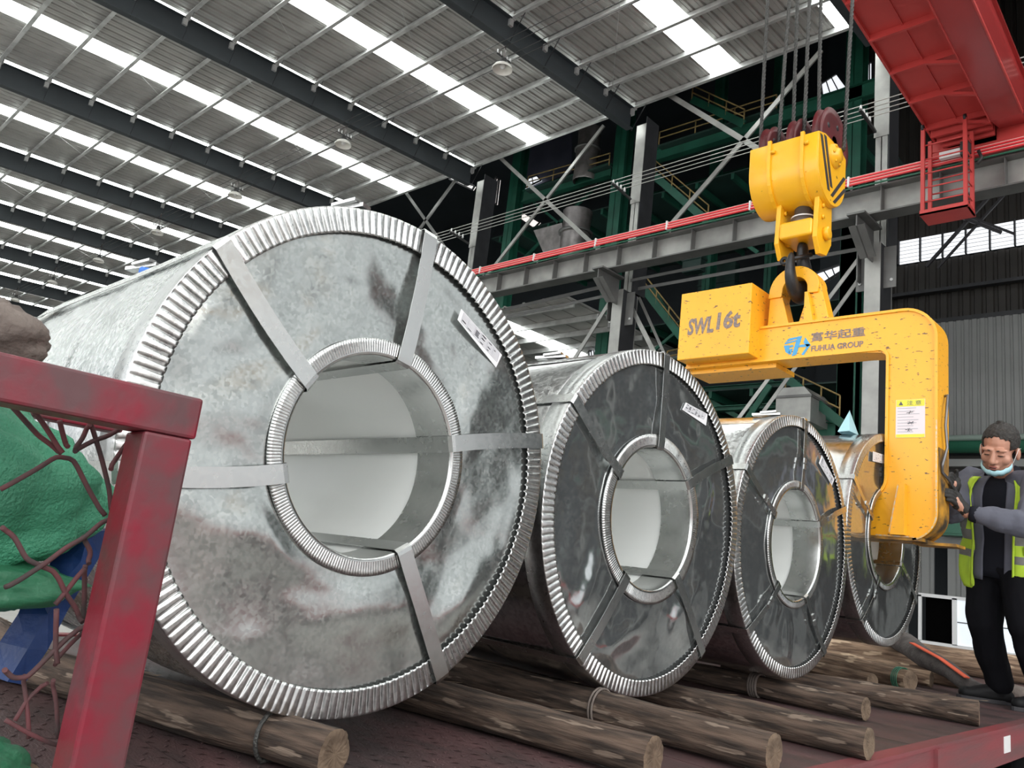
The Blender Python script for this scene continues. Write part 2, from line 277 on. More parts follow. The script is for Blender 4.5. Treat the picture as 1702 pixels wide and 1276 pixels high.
NET=[[(-1.075, 0.265, 0.483), (-1.075, 0.298, 0.513), (-1.075, 0.316, 0.531), (-1.075, 0.336, 0.531), (-1.075, 0.36, 0.499), (-1.075, 0.386, 0.468)], [(-1.075, 0.245, 0.586), (-1.075, 0.253, 0.577), (-1.075, 0.286, 0.551), (-1.075, 0.305, 0.542), (-1.075, 0.316, 0.535)], [(-1.075, 0.262, 0.587), (-1.075, 0.291, 0.56), (-1.075, 0.315, 0.535)], [(-1.075, 0.334, 0.54), (-1.075, 0.352, 0.556), (-1.075, 0.372, 0.568), (-1.075, 0.39, 0.587)], [(-1.075, 0.274, 0.441), (-1.075, 0.289, 0.432), (-1.075, 0.306, 0.408), (-1.075, 0.321, 0.402), (-1.075, 0.337, 0.397), (-1.075, 0.346, 0.388), (-1.075, 0.358, 0.371), (-1.075, 0.375, 0.354), (-1.075, 0.384, 0.339)], [(-1.075, 0.289, 0.376), (-1.075, 0.301, 0.385), (-1.075, 0.321, 0.403), (-1.075, 0.343, 0.425), (-1.075, 0.363, 0.44), (-1.075, 0.379, 0.46), (-1.075, 0.397, 0.468)], [(-1.075, 0.345, 0.581), (-1.075, 0.354, 0.565), (-1.075, 0.37, 0.535), (-1.075, 0.387, 0.499), (-1.075, 0.395, 0.471)], [(-1.075, 0.4, 0.584), (-1.075, 0.387, 0.551), (-1.075, 0.377, 0.525)], [(-1.075, 0.303, 0.572), (-1.075, 0.313, 0.553), (-1.075, 0.319, 0.543)], [(-1.075, 0.344, 0.576), (-1.075, 0.341, 0.558), (-1.075, 0.334, 0.542)], [(-1.075, 0.363, 0.44), (-1.075, 0.377, 0.422), (-1.075, 0.376, 0.408)], [(-1.075, 0.385, 0.335), (-1.075, 0.369, 0.32), (-1.075, 0.356, 0.303), (-1.075, 0.336, 0.276), (-1.075, 0.321, 0.276), (-1.075, 0.309, 0.286)], [(-1.075, 0.376, 0.405), (-1.075, 0.384, 0.371), (-1.075, 0.39, 0.34)], [(-1.075, 0.349, 0.358), (-1.075, 0.373, 0.402)], [(-1.075, 0.348, 0.354), (-1.075, 0.363, 0.292)], [(-1.075, 0.337, 0.276), (-1.075, 0.347, 0.245), (-1.075, 0.357, 0.206)], [(-1.075, 0.366, 0.272), (-1.075, 0.376, 0.247), (-1.075, 0.386, 0.206)], [(-1.075, 0.322, 0.232), (-1.075, 0.346, 0.218), (-1.075, 0.378, 0.202), (-1.075, 0.395, 0.2)], [(-1.075, 0.338, 0.226), (-1.075, 0.347, 0.248), (-1.075, 0.364, 0.267)], [(-1.075, 0.393, 0.33), (-1.075, 0.377, 0.31), (-1.075, 0.364, 0.289)]]
# ---------------------------------------------------------------- hall: floor, roof, walls
S=lambda o:tag(o,kind='structure')
FZ=-1.25
S(obj('floor',MB().box(-80,60,-60,40,FZ-.1,FZ),M['concrete']))
def roofz(y): return 12.62+.0519*(y-15)
CB=[-11.72+6.13*k for k in range(-9,4)]        # rafter lines (X)
ceil=bpy.data.objects.new('ceiling',None); C.objects.link(ceil); S(ceil); ceil.location=(0,0,12)
Y0,Y1=-13.0,15.22
def sheet_mesh(wd,lift=0):
    n=max(1,round(wd/.255)); p=wd/n; prof=[]
    for i in range(n):
        x=i*p; prof+=[(x,0),(x+p*.40,0),(x+p*.44,.012),(x+p*.48,0),(x+p*.72,0),(x+p*.79,.042),(x+p*.92,.042),(x+p*.99,0)]
    prof.append((wd,0))
    mb=MB(); vs=[]
    for x,z in prof: vs+=[(x,Y0,roofz(Y0)+z+lift),(x,Y1,roofz(Y1)+z+lift)]
    fs=[(2*i,2*i+1,2*i+3,2*i+2) for i in range(len(prof)-1)]
    mb.add(vs,fs); return mb
def strip(name,mb,mat,x):
    key=(name,round(mb.v[-1][0],3))
    if key not in _sh:
        me=bpy.data.meshes.new(name); me.from_pydata(mb.v,[],mb.f); me.materials.append(mat); _sh[key]=me
    o=link(name,_sh[key],ceil); o.location=(x,0,-12); return o
_sh={}
for X in CB:
    a=X-.8; b=X-3.1; c=X-3.85; d=X-6.13-.12
    for k in range(3): strip('roof_sheet',sheet_mesh((a-b)/3),M['roof'],b+k*(a-b)/3)
    for k in range(3): strip('roof_sheet',sheet_mesh((c-d)/3),M['roof'],d+k*(c-d)/3)
    strip('skylight_panel',sheet_mesh(.75,.012),M['skylight'],c)
    strip('skylight_panel',sheet_mesh(.68,.013),M['skylight'],X-.8)
# purlins: Z sections, one per bay and line
def purlin_mesh():
    mb=MB(); L=6.05
    mb.box(0,L,-.004,.004,-.19,-.004); mb.box(0,L,-.085,.0,-.196,-.19); mb.box(0,L,0,.07,-.006,0)
    mb.box(0,L,-.088,-.082,-.196,-.165); return mb
pm_=purlin_mesh(); pme=bpy.data.meshes.new('purlin'); pme.from_pydata(pm_.v,[],pm_.f); pme.materials.append(M['purlin'])
mb=MB().box(-.09,.09,-.05,.05,-.2,-.01).box(-.05,.05,-.09,.02,-.36,-.2)
cle=bpy.data.meshes.new('purlin_clip'); cle.from_pydata(mb.v,[],mb.f); cle.materials.append(M['purlin'])
for X in CB[:-1]:
    for k in range(17):
        y=15.05-1.163*k
        o=link('purlin',pme,ceil); o.location=(X+.04,y,roofz(y)-12-.012)
for X in CB[3:10]:
    for k in range(13):
        y=15.05-1.163*k
        o=link('purlin_clip',cle,ceil); o.location=(X+.02,y,roofz(y)-12-.02)
# rafters: I sections with knee brace rods
for X in CB:
    mb=MB()
    z=lambda y,d:roofz(y)-.19-d
    for (x0,x1,d0,d1) in ((-.1,.1,0,.018),(-.006,.006,0,.62),(-.1,.1,.6,.62)):
        vs=[(X+x,y,z(y,d)) for x in (x0,x1) for y in (Y0,15.0) for d in (d0,d1)]
        mb.add(vs,[(0,1,3,2),(4,6,7,5),(0,4,5,1),(2,3,7,6),(0,2,6,4),(1,5,7,3)])
    r=obj('rafter',mb,M['rafter'],ceil)
# knee braces from purlin to rafter's lower flange: shared mesh
mb=MB().bar((0,0,0),(.42,0,.66),.03,.004,(0,1,0)); kb=bpy.data.meshes.new('knee_brace'); kb.from_pydata(mb.v,[],mb.f); kb.materials.append(M['steeldark'])
for X in CB[3:10]:
    for k in range(12):
        y=15.05-1.163*k-.02
        o=link('knee_brace',kb,ceil); o.location=(X+.04,y,roofz(y)-12-.84)
# thin sag rods
for X in CB[4:10]:
    for s,(ya,yb) in enumerate(((13.9,6.9),(9.2,2.3))):
        mb=MB().tube([(X+.2,ya,roofz(ya)-.3),(X+5.9,yb,roofz(yb)-.3)],.006,5)
        obj('tie_rod',mb,M['purlin'],ceil)
# eave gutter edge

# columns along the runway
CX=[-5.47+6.13*k for k in range(-8,4)]
col_labels=['nearest to the yellow lifting hook, behind its beam','behind the second steel coil from the left','behind the largest coil, top end under the rafter']
for i,X in enumerate(CX):
    if X<-42: continue
    k=round((-5.47-X)/6.13)
    lab={0:'grey steel column rising behind the yellow lifting hook beam',1:'grey steel column rising behind the second coil from the left',2:'pale-flanged steel column topping out just above the nearest coil rim'}.get(k)
    if lab is None: lab='grey steel runway column hidden beyond the nearest coil' if k>2 else 'grey steel runway column right of the frame'
    t=thing('steel_column',(X,15.3,FZ),lab,'column','runway columns')
    obj('flange',MB().box(X-.15,X+.15,15.0,15.02,FZ,7.35).box(X-.15,X+.15,15.62,15.64,FZ,7.35),M['steellight'],t)  # paler than the web: light on the front flange is put into the colour
    obj('web',MB().box(X-.012,X+.012,15.02,15.62,FZ,7.35).box(X+.14,X+.145,15.03,15.61,FZ,7.35),M['steeldark'],t)  # dark web and side plate carry the shade of the recess in their colour
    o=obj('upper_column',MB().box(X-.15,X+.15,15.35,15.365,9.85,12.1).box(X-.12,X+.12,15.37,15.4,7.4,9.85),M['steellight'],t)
    obj('upper_web',MB().box(X-.01,X+.01,15.37,15.9,7.4,12.1).box(X+.13,X+.15,15.37,15.9,7.4,12.3).box(X-.15,X+.15,15.9,15.92,7.4,12.3),M['steeldark'],t)  # shaded side of the upper column, painted in as dark steel
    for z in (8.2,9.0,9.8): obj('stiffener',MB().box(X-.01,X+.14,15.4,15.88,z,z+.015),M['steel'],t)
    br=obj('bracket',MB().prism([(14.15,7.62),(15.0,7.62),(15.0,6.95),(14.75,6.95),(14.15,7.38)],0,X-.012,X+.012).box(X-.17,X+.17,14.1,15.0,7.6,7.64).prism([(14.15,7.38),(14.75,6.95),(14.77,6.97),(14.17,7.4)],0,X-.15,X+.15).box(X-.3,X-.285,15,15.5,6.6,7.5),M['steel'],t)
    obj('gusset_plate',MB().box(X-.38,X+.38,15.18,15.2,6.45,7.3),M['steel'],t)
    for sx in (-.3,.3): obj('bolt',MB().tube([(X+sx,15.15,6.6),(X+sx,15.19,6.6)],.03,6),M['purlin'],t)
    ins=obj('insulator_bracket',MB().bar((X-.1,15.3,9.95),(X-.12,14.5,10.05),.05,.05),M['darkmetal'],t)
    for q in range(4): obj('insulator',MB().tube([(X-.12,14.55+.16*q,10.05),(X-.12,14.55+.16*q,10.17)],[.035,.02],6),M['white'],t)
# runway beam
rb=thing('crane_runway_beam',(-8.5,14.5,7.65),'long grey steel crane runway beam with red conductor bars above the coils','beam')
obj('top_flange',MB().box(-62,14,14.35,14.72,8.2,8.23),M['steel'],rb)
obj('bottom_flange',MB().box(-62,14,14.35,14.72,7.66,7.69),M['steel'],rb)
obj('web',MB().box(-62,14,14.53,14.545,7.69,8.2),M['steellight'],rb)
obj('crane_rail',MB().box(-62,14,14.58,14.65,8.23,8.36),M['steeldark'],rb)
mb=MB().box(-.008,.008,-.17,0,-.51,0); stf=bpy.data.meshes.new('stiffener'); stf.from_pydata(mb.v,[],mb.f); stf.materials.append(M['steel'])
x=-41.9
while x<13:
    o=link('stiffener',stf,rb); o.location=Vector((x,14.53,8.2))-rb.location; x+=1.022
for q,(y,z) in enumerate(((14.22,8.40),(14.2,8.33),(14.18,8.26))):
    obj('conductor_bar',MB().box(-62,14,y-.018,y+.018,z-.018,z+.012),M['redbar'],rb); obj('conductor_edge',MB().box(-62,14,y-.0185,y+.018,z+.012,z+.026),M['redpale'],rb)
obj('green_cable',MB().box(-62,14,14.2,14.23,8.19,8.215),M['pipegreen'],rb)
for x in [-40.5+2.05*k for k in range(27)]:
    obj('conductor_clip',MB().box(x-.018,x+.018,14.155,14.34,8.23,8.44),M['white'],rb)

# bare trolley wires along the columns, and along the lamps
for q,(y,z) in enumerate(WZ):
    o=obj('overhead_wire',MB().tube([(-60,14.55+.16*q,10.17),(-20,14.55+.16*q,10.14),(12,14.55+.16*q,10.17)],.011,5),M['wire'])
    tag(o,'thin bare overhead wire strung along the columns, %s of four'%(['lowest','second lowest','second highest','highest'][q]),'wire','overhead wires along the columns')
for q in range(4):
    y=10.05+.22*q; z=11.35+.05*(q%2)
    o=obj('lamp_wire',MB().tube([(-62,y,z),(0,y,z)],.008,5),M['darkmetal'])
    tag(o,'thin dark wire running past the row of hanging lamps','wire','wires along the lamp row')

# braces between the columns, from the measured node positions
br_lab={'c1':'crossed steel bracing between the two columns left of the hook block','c2':'crossed steel bracing directly left of the yellow hook block','c0':'thin crossed bracing rising behind the top of the nearest coil',
 's0':'pair of horizontal steel struts under the runway beam, left','s1':'pair of horizontal steel struts under the runway beam, behind the hook','d1':'slanting steel brace left of the middle column, above the second coil',
 'd2':'pair of slanting steel braces right of the middle column','d3':'pair of slanting steel braces crossing behind the yellow lifting eye'}
roots={}
for nm,a,b,wd in BR:
    if nm not in roots: roots[nm]=thing('steel_bracing',a,br_lab[nm],'bracing','column bracing')
    wd=max(.05,wd)
    mb=MB().bar(a,b,.012,wd,(0,0,1)).bar(Vector(a)+Vector((0,wd*.4,0)),Vector(b)+Vector((0,wd*.4,0)),wd*.8,.012,(0,0,1))
    obj('diagonal' if nm[0]!='s' else 'strut',mb,M['steellight'] if nm in('c1','c2','d1','d2','d3') else M['steel'],roots[nm])
# tower of dark green process steel behind the runway
tw=thing('green_steel_tower',(-12,19,FZ),'dark green steel process tower filling the bay behind the runway beam','tower')
for nm,a,b,wd in GR:
    if nm=='column':
        if b[2]>0 and a[1]<20.5: b=(b[0],b[1],FZ)
        mb=MB(); x=(a[0]+b[0])/2; mb.box(x-wd/2,x+wd/2,a[1],a[1]+.02,min(a[2],b[2]),max(a[2],b[2])+2).box(x-.01,x+.01,a[1],a[1]+.4,min(a[2],b[2]),max(a[2],b[2])+2).box(x-wd/2,x+wd/2,a[1]+.4,a[1]+.42,min(a[2],b[2]),max(a[2],b[2])+2)
        obj('tower_column',mb,M['green'],tw)
    elif nm=='beam':
        a=Vector(a);b=Vector(b); z=(a.z+b.z)/2; mb=MB().box(a.x,b.x,a.y,a.y+.02,z-wd/2,z+wd/2).box(a.x,b.x,a.y-.1,a.y+.14,z+wd/2-.02,z+wd/2).box(a.x,b.x,a.y-.1,a.y+.14,z-wd/2,z-wd/2+.02)
        obj('tower_beam',mb,M['green'],tw)
    else:
        obj('tower_brace',MB().bar(a,b,.06,wd),M['green'],tw)
for nm,A,B,h in RL:
    A=Vector(A);B=Vector(B); mb=MB(); n=max(3,int((B-A).length/1.0))
    for f in (.5,1): mb.tube([A+Vector((0,0,h*f)),B+Vector((0,0,h*f))],.022,6)
    for i in range(n+1):
        P=A.lerp(B,i/n); mb.tube([P,P+Vector((0,0,h))],.022,6)
    r=obj('guard_rail',mb,M['railing'],tw)
    if nm=='stair': obj('stair_stringer',MB().bar(A,B,.04,.22),M['green'],tw)
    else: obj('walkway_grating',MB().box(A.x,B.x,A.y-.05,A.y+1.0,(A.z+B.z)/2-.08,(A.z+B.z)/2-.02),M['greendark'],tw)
# floors inside the tower: rows of joists seen from below
for z,y0 in ((5.6,19.5),(8.0,20),(12.6,20),(3.4,19.5)):
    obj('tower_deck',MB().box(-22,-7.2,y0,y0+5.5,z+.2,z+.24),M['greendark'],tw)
    for k in range(12):
        x=-21.5+1.25*k
        obj('deck_joist',MB().box(x-.05,x+.05,y0,y0+5.5,z,z+.2),M['green'],tw)
bl={'duct':['crumpled pale metal duct standing high behind the cross bracing','crumpled metal duct below the first, above the runway beam'],'hopper':['dull metal hopper left of the lower duct'],
 'bin':['grey sheet metal bin below the yellow lifting beam'],'tank':['small dull metal tank in the green tower'],'panel':['dark sheet panel deep inside the green tower']}
for nm,c,wd,h in BX:
    x,y,z=c; t=thing(nm if nm not in('panel',) else 'cladding_panel',(x,y,z-h/2),bl[nm].pop(0),nm)
    if nm=='duct':
        obj('duct_shell',MB().ring([(-h/2,wd*.5),(-h/2+.04,wd*.52),(-h*.2,wd*.48),(0,wd*.5),(h*.22,wd*.46),(h/2,wd*.5)],14,2,(x,y+wd/2,z)),M['duct'],t)
        obj('flange',MB().ring([(-.03,wd*.5),(-.03,wd*.58),(.03,wd*.58),(.03,wd*.5)],14,2,(x,y+wd/2,z+h*.1)),M['steel'],t)
    elif nm=='hopper':
        obj('hopper_shell',MB().add([(x-wd/2,y,z+h/2),(x+wd/2,y,z+h/2),(x+wd/2,y+.8,z+h/2),(x-wd/2,y+.8,z+h/2),(x-wd/5,y+.2,z-h/2),(x+wd/2,y+.2,z-h/2),(x+wd/2,y+.6,z-h/2),(x-wd/5,y+.6,z-h/2)],[(0,1,2,3),(4,7,6,5),(0,4,5,1),(1,5,6,2),(2,6,7,3),(3,7,4,0)]),M['duct'],t)
    elif nm=='bin':
        obj('bin_shell',MB().box(x-wd/2,x+wd/2,y,y+1.2,z-h/2,z+h/2-.2).prism([(x-wd/2,z+h/2-.2),(x-wd*.3,z+h/2),(x+wd*.3,z+h/2),(x+wd/2,z+h/2-.2)],1,y,y+1.2),M['steellight'],t)
        obj('rim_angle',MB().box(x-wd/2-.03,x+wd/2+.03,y-.04,y+1.24,z+h/2-.26,z+h/2-.2),M['steel'],t)
    else:
        obj('shell',MB().box(x-wd/2,x+wd/2,y,y+.3,z-h/2,z+h/2).box(x-wd/2-.03,x+wd/2+.03,y-.03,y+.33,z-.03,z+.03),M['greendark'],t)
for i,(nm,ps) in enumerate(QD):
    n=(Vector(ps[1])-Vector(ps[0])).cross(Vector(ps[3])-Vector(ps[0])).normalized()*.04
    mb=MB().add([Vector(p) for p in ps]+[Vector(p)+n for p in ps],[(0,1,2,3),(7,6,5,4),(0,4,5,1),(1,5,6,2),(2,6,7,3),(3,7,4,0)])
    if nm=='blue_panel': tag(obj('cladding_panel',mb,M['panel'],base=ps[0]),'dim blue-grey wall panel behind the upper cross bracing','panel')
    else:
        w_=thing('window_%d'%(i+10),ps[0],None,None,kind='structure'); obj('pane',mb,M['daylit'] if i not in(1,2,3) else M['daylitwarm'],w_)
        P=[Vector(p) for p in ps]; fr=MB()
        for a in range(4): fr.bar(P[a]-Vector((0,.03,0)),P[(a+1)%4]-Vector((0,.03,0)),.05,.05)
        for f in (.33,.66): fr.bar(P[0].lerp(P[1],f)-Vector((0,.03,0)),P[3].lerp(P[2],f)-Vector((0,.03,0)),.03,.03)
        obj('window_frame',fr,M['steeldark'],w_)
# lower annex roof seen under the runway beam
an=bpy.data.objects.new('ceiling_annex',None); C.objects.link(an); S(an); an.location=(-18,19,8)
for k in range(9):
    x=-21.6+.8*k
    o=obj('roof_sheet',MB().box(x,x+.72,16.2,23,7.98,8.0).box(x+.72,x+.8,16.2,23,8.0,8.05),M['skylight'] if k==4 else M['roof'],an)
for k in range(6): obj('purlin',MB().box(-21.6,-14.4,16.6+1.15*k,16.66+1.15*k,7.8,7.97),M['purlin'],an)
obj('post',MB().box(-17.9,-17.7,20.9,21.1,FZ,7.8),M['steellight'],an)
# annex ridge screens
# ---- enclosing walls
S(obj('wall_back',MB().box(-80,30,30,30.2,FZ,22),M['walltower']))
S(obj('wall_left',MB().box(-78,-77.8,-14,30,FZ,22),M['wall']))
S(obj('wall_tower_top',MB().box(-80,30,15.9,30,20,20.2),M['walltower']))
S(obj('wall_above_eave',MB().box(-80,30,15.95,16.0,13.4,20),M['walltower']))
wr=thing('wall_right',(0,24,FZ),None,None,kind='structure')
def corr(x0,x1,z0,z1,y,p=.2,d=.03):
    mb=MB(); n=int((x1-x0)/p); vs=[]
    for i in range(n):
        x=x0+i*p; vs+=[(x,y),(x+p*.55,y),(x+p*.65,y+d),(x+p*.9,y+d)]
    vs.append((x0+n*p,y)); V=[]
    for x,yy in vs: V+=[(x,yy,z0),(x,yy,z1)]
    return MB().add(V,[(2*i,2*i+1,2*i+3,2*i+2) for i in range(len(vs)-1)])
for k in range(16):
    x=-9.6+1.0*k*1.0
    obj('wall_sheet',corr(x,x+1.0,5.15,8.62,24,.2),M['wall'],wr)
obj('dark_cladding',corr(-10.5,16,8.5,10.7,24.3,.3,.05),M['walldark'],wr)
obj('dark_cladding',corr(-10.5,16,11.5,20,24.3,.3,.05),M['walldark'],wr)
obj('dark_cladding',MB().box(-10.5,-9.7,24.2,24.3,FZ,20),M['walltower'],wr)
obj('girt',MB().box(-10.5,16,24.0,24.2,9.6,9.7).box(-10.5,16,24.0,24.2,8.62,8.75),M['steeldark'],wr)
w1=thing('window_1',(-6.5,24.2,10.7),None,None,kind='structure')
for k in range(8):
    x=-8.05+.62*k
    obj('pane',MB().box(x+.02,x+.6,24.25,24.27,10.72,11.48),M['daylit'],w1)
    obj('mullion',MB().box(x-.02,x+.02,24.15,24.24,10.7,11.5),M['steeldark'],w1)
    for q in range(6): obj('pane_rib',MB().box(x+.02,x+.6,24.235,24.248,10.78+.12*q,10.79+.12*q),M['roof'],w1)
t=thing('steel_bracing',(-6,22,8.3),'dark laced cross brace in front of the high window right of the hook block','bracing')
for a,b in (((-6.9,23,10.0),(-4.9,23,12.2)),((-6.6,22.9,11.7),(-5.0,22.9,10.6))):
    obj('diagonal',MB().bar(a,b,.08,.08).bar(Vector(a)+Vector((.3,0,-.1)),Vector(b)+Vector((.3,0,-.1)),.06,.06),M['black'],t)
for z,mm,r in ((4.95,'pipegreen',.21),(5.12,'pipepale',.08)):
    o=obj('wall_pipe',MB().tube([(-10,23.7 if r>.1 else 23.5,z),(16,23.7 if r>.1 else 23.5,z)],r,14),M[mm]); tag(o,'thick dark green pipe along the wall behind the worker' if r>.1 else 'pale green pipe resting on the thick green pipe behind the worker','pipe')
obj('dark_cladding',MB().box(-10.5,16,24.1,24.2,2.45,4.75),M['walldark'],wr)
obj('girt',MB().box(-10.5,16,23.95,24.15,2.3,2.5).box(-10.5,16,23.8,24.1,4.4,4.6),M['wall'],wr)
tag(obj('green_cabinet',MB().box(-6.7,-6.1,23.4,23.9,2.5,3.4).box(-6.66,-6.14,23.37,23.4,2.55,3.35),M['pipegreen']),'green cabinet just right of the yellow hook foot','cabinet')
tag(obj('thin_rail',MB().tube([(-7,23,3.55),(16,23,3.55)],.03,6),M['railing']),'thin yellow rail behind the worker','rail')
for k in range(12):
    x=-8.6+.98*k
    obj('wall_sheet',corr(x,x+.98,.95,2.3,24,.33,.05),M['wall'],wr)
obj('wall_sheet',corr(-8.6,-7.35,FZ,.95,24,.33,.05),M['wall'],wr)
for k in range(12):
    x=-3.6+.98*k; obj('wall_sheet',corr(x,x+.98,FZ,.95,24,.33,.05),M['wall'],wr)
obj('wall_sheet',MB().box(-7.35,-3.6,24,24.05,FZ,-.32),M['wall'],wr)
w2=thing('window_2',(-5.5,24,-.3),None,None,kind='structure')
obj('window_frame',MB().box(-7.35,-3.6,23.93,24.0,.86,.95).box(-7.35,-3.6,23.93,24,-.36,-.28).box(-7.35,-7.27,23.93,24,-.3,.9).box(-6.52,-6.4,23.93,24,-.3,.9).box(-5.02,-4.95,23.93,24,-.3,.9).box(-3.68,-3.6,23.93,24,-.3,.9),M['frame'],w2)
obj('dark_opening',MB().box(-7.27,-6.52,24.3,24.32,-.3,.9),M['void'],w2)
for x in (-6.4,-4.95): obj('pane',MB().box(x,x+1.3 if x>-6 else x+1.38,23.98,23.99,-.28,.86),M['glass'],w2)
obj('muntin',MB().box(-6.4,-3.68,23.955,23.975,.28,.31).box(-5.86,-5.83,23.955,23.975,-.28,.86).box(-4.4,-4.37,23.955,23.975,-.28,.86),M['steel'],w2)

# high bay lamps hanging from the rafters
def lamp():
    t=thing('high_bay_lamp',(0,0,0),'x','lamp','hanging lamps in a row')
    obj('rod',MB().tube([(0,0,.1),(0,0,.72)],.022,8),M['duct'],t)
    obj('socket_housing',MB().ring([(.05,.06),(.08,.075),(.16,.07),(.22,.03),(.22,.001)],12,2),M['darkmetal'],t)
    obj('cross_arm',MB().bar((0,-.22,.2),(0,.22,.2),.03,.03),M['darkmetal'],t)
    for y in (-.2,-.1,.1,.2): obj('insulator',MB().tube([(0,y,.2),(0,y,.3)],[.022,.014],6),M['white'],t)
    obj('reflector',MB().ring([(-.1,.225),(-.08,.235),(-.02,.20),(.03,.13),(.06,.06),(.05,.055),(.02,.12),(-.03,.19),(-.1,.22)],20,2),M['lampshade'],t)
    obj('bulb',MB().ring([(.05,.01),(.03,.05),(-.02,.07),(-.06,.05),(-.075,.001)],10,2),M['white'],t)
    return t
def copy_tree(o,parent=None):
    c=o.copy(); C.objects.link(c); c.parent=parent
    for ch in o.children: copy_tree(ch,c)
    return c
L0=lamp()
ll=['hanging lamp with white dish in the top middle, right of the bright skylight strip','hanging lamp with white dish above the nearest coil, second from the right','third hanging lamp from the right, in front of a skylight strip','fourth hanging lamp from the right, over the nearest coil','fifth hanging lamp from the right, small, left of the nearest coil top','sixth lamp from the right, tiny, near the left edge','seventh lamp from the right, tiny, near the left edge']
for k in range(7):
    o=L0 if k==0 else copy_tree(L0)
    o.location=(-11.8-6.1*k,10.4,11.07); o['label']=ll[k]
# ---------------------------------------------------------------- red overhead crane girder
cg=thing('crane_girder',(-3.1,14.4,8.6),'long red overhead crane girder at the top right with a ribbed walkway','crane girder')
gx=lambda y:-.026*(y-14.4)*-1   # slight skew of the bridge
def skew(mb):
    mb.v=[(x-.0235*(y-10.5),y,z) for x,y,z in mb.v]; return mb
o=obj('box_girder',skew(MB().box(-3.05,-2.60,-8,13.75,8.6,9.38).prism([(13.75,8.6),(14.6,8.85),(14.6,9.38),(13.75,9.38)],0,-3.05,-2.60)),M['reddark'],cg)
obj('top_flange',skew(MB().box(-3.10,-2.55,-8,14.6,9.38,9.42)),M['reddark'],cg)
obj('bottom_lip',skew(MB().box(-3.07,-3.05,-8,13.75,8.58,8.64).box(-2.6,-2.58,-8,13.75,8.58,8.64)),M['redcrane'],cg)
obj('walkway_plate',skew(MB().box(-4.1,-3.05,-8,14.6,8.93,8.95)),M['redcrane'],cg)
obj('walkway_edge',skew(MB().box(-4.12,-4.08,-8,14.6,8.86,9.0).box(-3.62,-3.6,-8,14.6,8.9,8.93)),M['redcrane'],cg)
y=13.9; k=0
while y>-2:
    obj('walkway_rib',skew(MB().box(-4.1,-3.08,y-.02,y+.02,8.82,8.93)),M['redcrane'],cg)
    if k%1==0 and y>11: obj('slant_brace',skew(MB().bar((-3.62,y,8.86),(-3.07,y,8.66),.05,.05)),M['redcrane'],cg)
    y-=.98 ; k+=1
for q in range(5):
    obj('end_step',skew(MB().box(-4.05+.06*q,-3.1,14.0+.14*q,14.05+.14*q,8.72-.04*q,8.92)),M['redcrane'],cg)
ec=obj('end_carriage',skew(MB().box(-4.2,-1.0,14.42,14.8,8.5,8.84)),M['redcrane'],cg)
for x in (-4.0,-1.3): obj('wheel',MB().ring([(-.06,.01),(-.06,.14),(.06,.14),(.06,.01)],20,1,(x,14.6,8.5)),M['steeldark'],ec)
# hanging inspection cage
ic=thing('hanging_ladder_cage',(-3.9,14.1,7.2),'red ladder cage hanging under the end of the red crane girder','ladder cage')
x0,x1,y0,y1,z0,z1=-4.17,-3.5,13.7,14.1,7.12,8.75
for (x,y) in ((x0,y0),(x1,y0),(x0,y1),(x1,y1)): obj('post',MB().box(x-.03,x+.03,y-.03,y+.03,z0,z1 if y==y0 else z1-.05),M['redcrane'],ic)
obj('bottom_plate',MB().box(x0-.04,x1+.04,y0-.04,y1+.04,z0-.03,z0+.0).box(x0-.04,x1+.04,y0-.04,y0-.02,z0-.03,z0+.06).box(x1+.02,x1+.04,y0,y1,z0-.03,z0+.06),M['redcrane'],ic)
for k in range(5):
    z=z0+.22+.27*k
    obj('rung',MB().tube([(x0,y0,z),(x1,y0,z)],.014,6),M['redcrane'],ic); obj('rung',MB().tube([(x0,y1,z+.05),(x1,y1,z+.05)],.014,6),M['redcrane'],ic)
    obj('rung',MB().tube([(x1,y0,z+.03),(x1,y1,z+.03)],.012,6),M['redcrane'],ic)
for x in (x0,x1): obj('hanger_ring',MB().ring([(-.02,.03),(-.02,.06),(.02,.06),(.02,.03)],12,0,(x,y0,z1+.02)),M['steeldark'],ic)
cc=thing('current_collector',(-3.8,14.15,8.3),'white and black current collector on the red conductor bars inside the cage','collector')
obj('collector_shoe',MB().box(-4.0,-3.66,14.02,14.12,8.28,8.4),M['white'],cc); obj('collector_arm',MB().box(-3.66,-3.5,14.0,14.16,8.25,8.5).tube([(-3.4,14.1,8.3),(-3.35,14.1,8.15),(-3.42,14.1,8.05)],.03,6),M['darkmetal'],cc)

# ---------------------------------------------------------------- hook block
HY=4.80
hb=thing('crane_hook_block',(-2.2,HY,2.7),'yellow crane hook block with dark red sheaves hanging above the lifting beam','hook block')
def usec(r,zc,zt,n=14):
    return [(HY-r,zt),]+[(HY-r*math.cos(PI*i/n),zc-r*math.sin(PI*i/n)*1.08) for i in range(n+1)]+[(HY+r,zt)]
XL,XR=-2.50,-2.03
def ushell(x0,x1,r,t,zt=3.43,zc=3.24):
    a=usec(r,zc,zt); b=usec(r-t,zc,zt); mb=MB(); n=len(a)
    vs=[(x,y,z) for x in (x0,x1) for (y,z) in a]+[(x,y,z) for x in (x0,x1) for (y,z) in b]
    fs=[]
    for i in range(n-1):
        fs+=[(i,i+1,n+i+1,n+i),(2*n+i,3*n+i,3*n+i+1,2*n+i+1),(i,2*n+i,2*n+i+1,i+1),(n+i,n+i+1,3*n+i+1,3*n+i)]
    fs+=[(0,n,3*n,2*n),(n-1,2*n+n-1,3*n+n-1,n+n-1)]
    return mb.add(vs,fs)
dr=obj('housing',ushell(XL,XR,.225,.02),M['yellow2'],hb); dr.data.polygons.foreach_set('use_smooth',[True]*len(dr.data.polygons)); bevel(dr,.004)
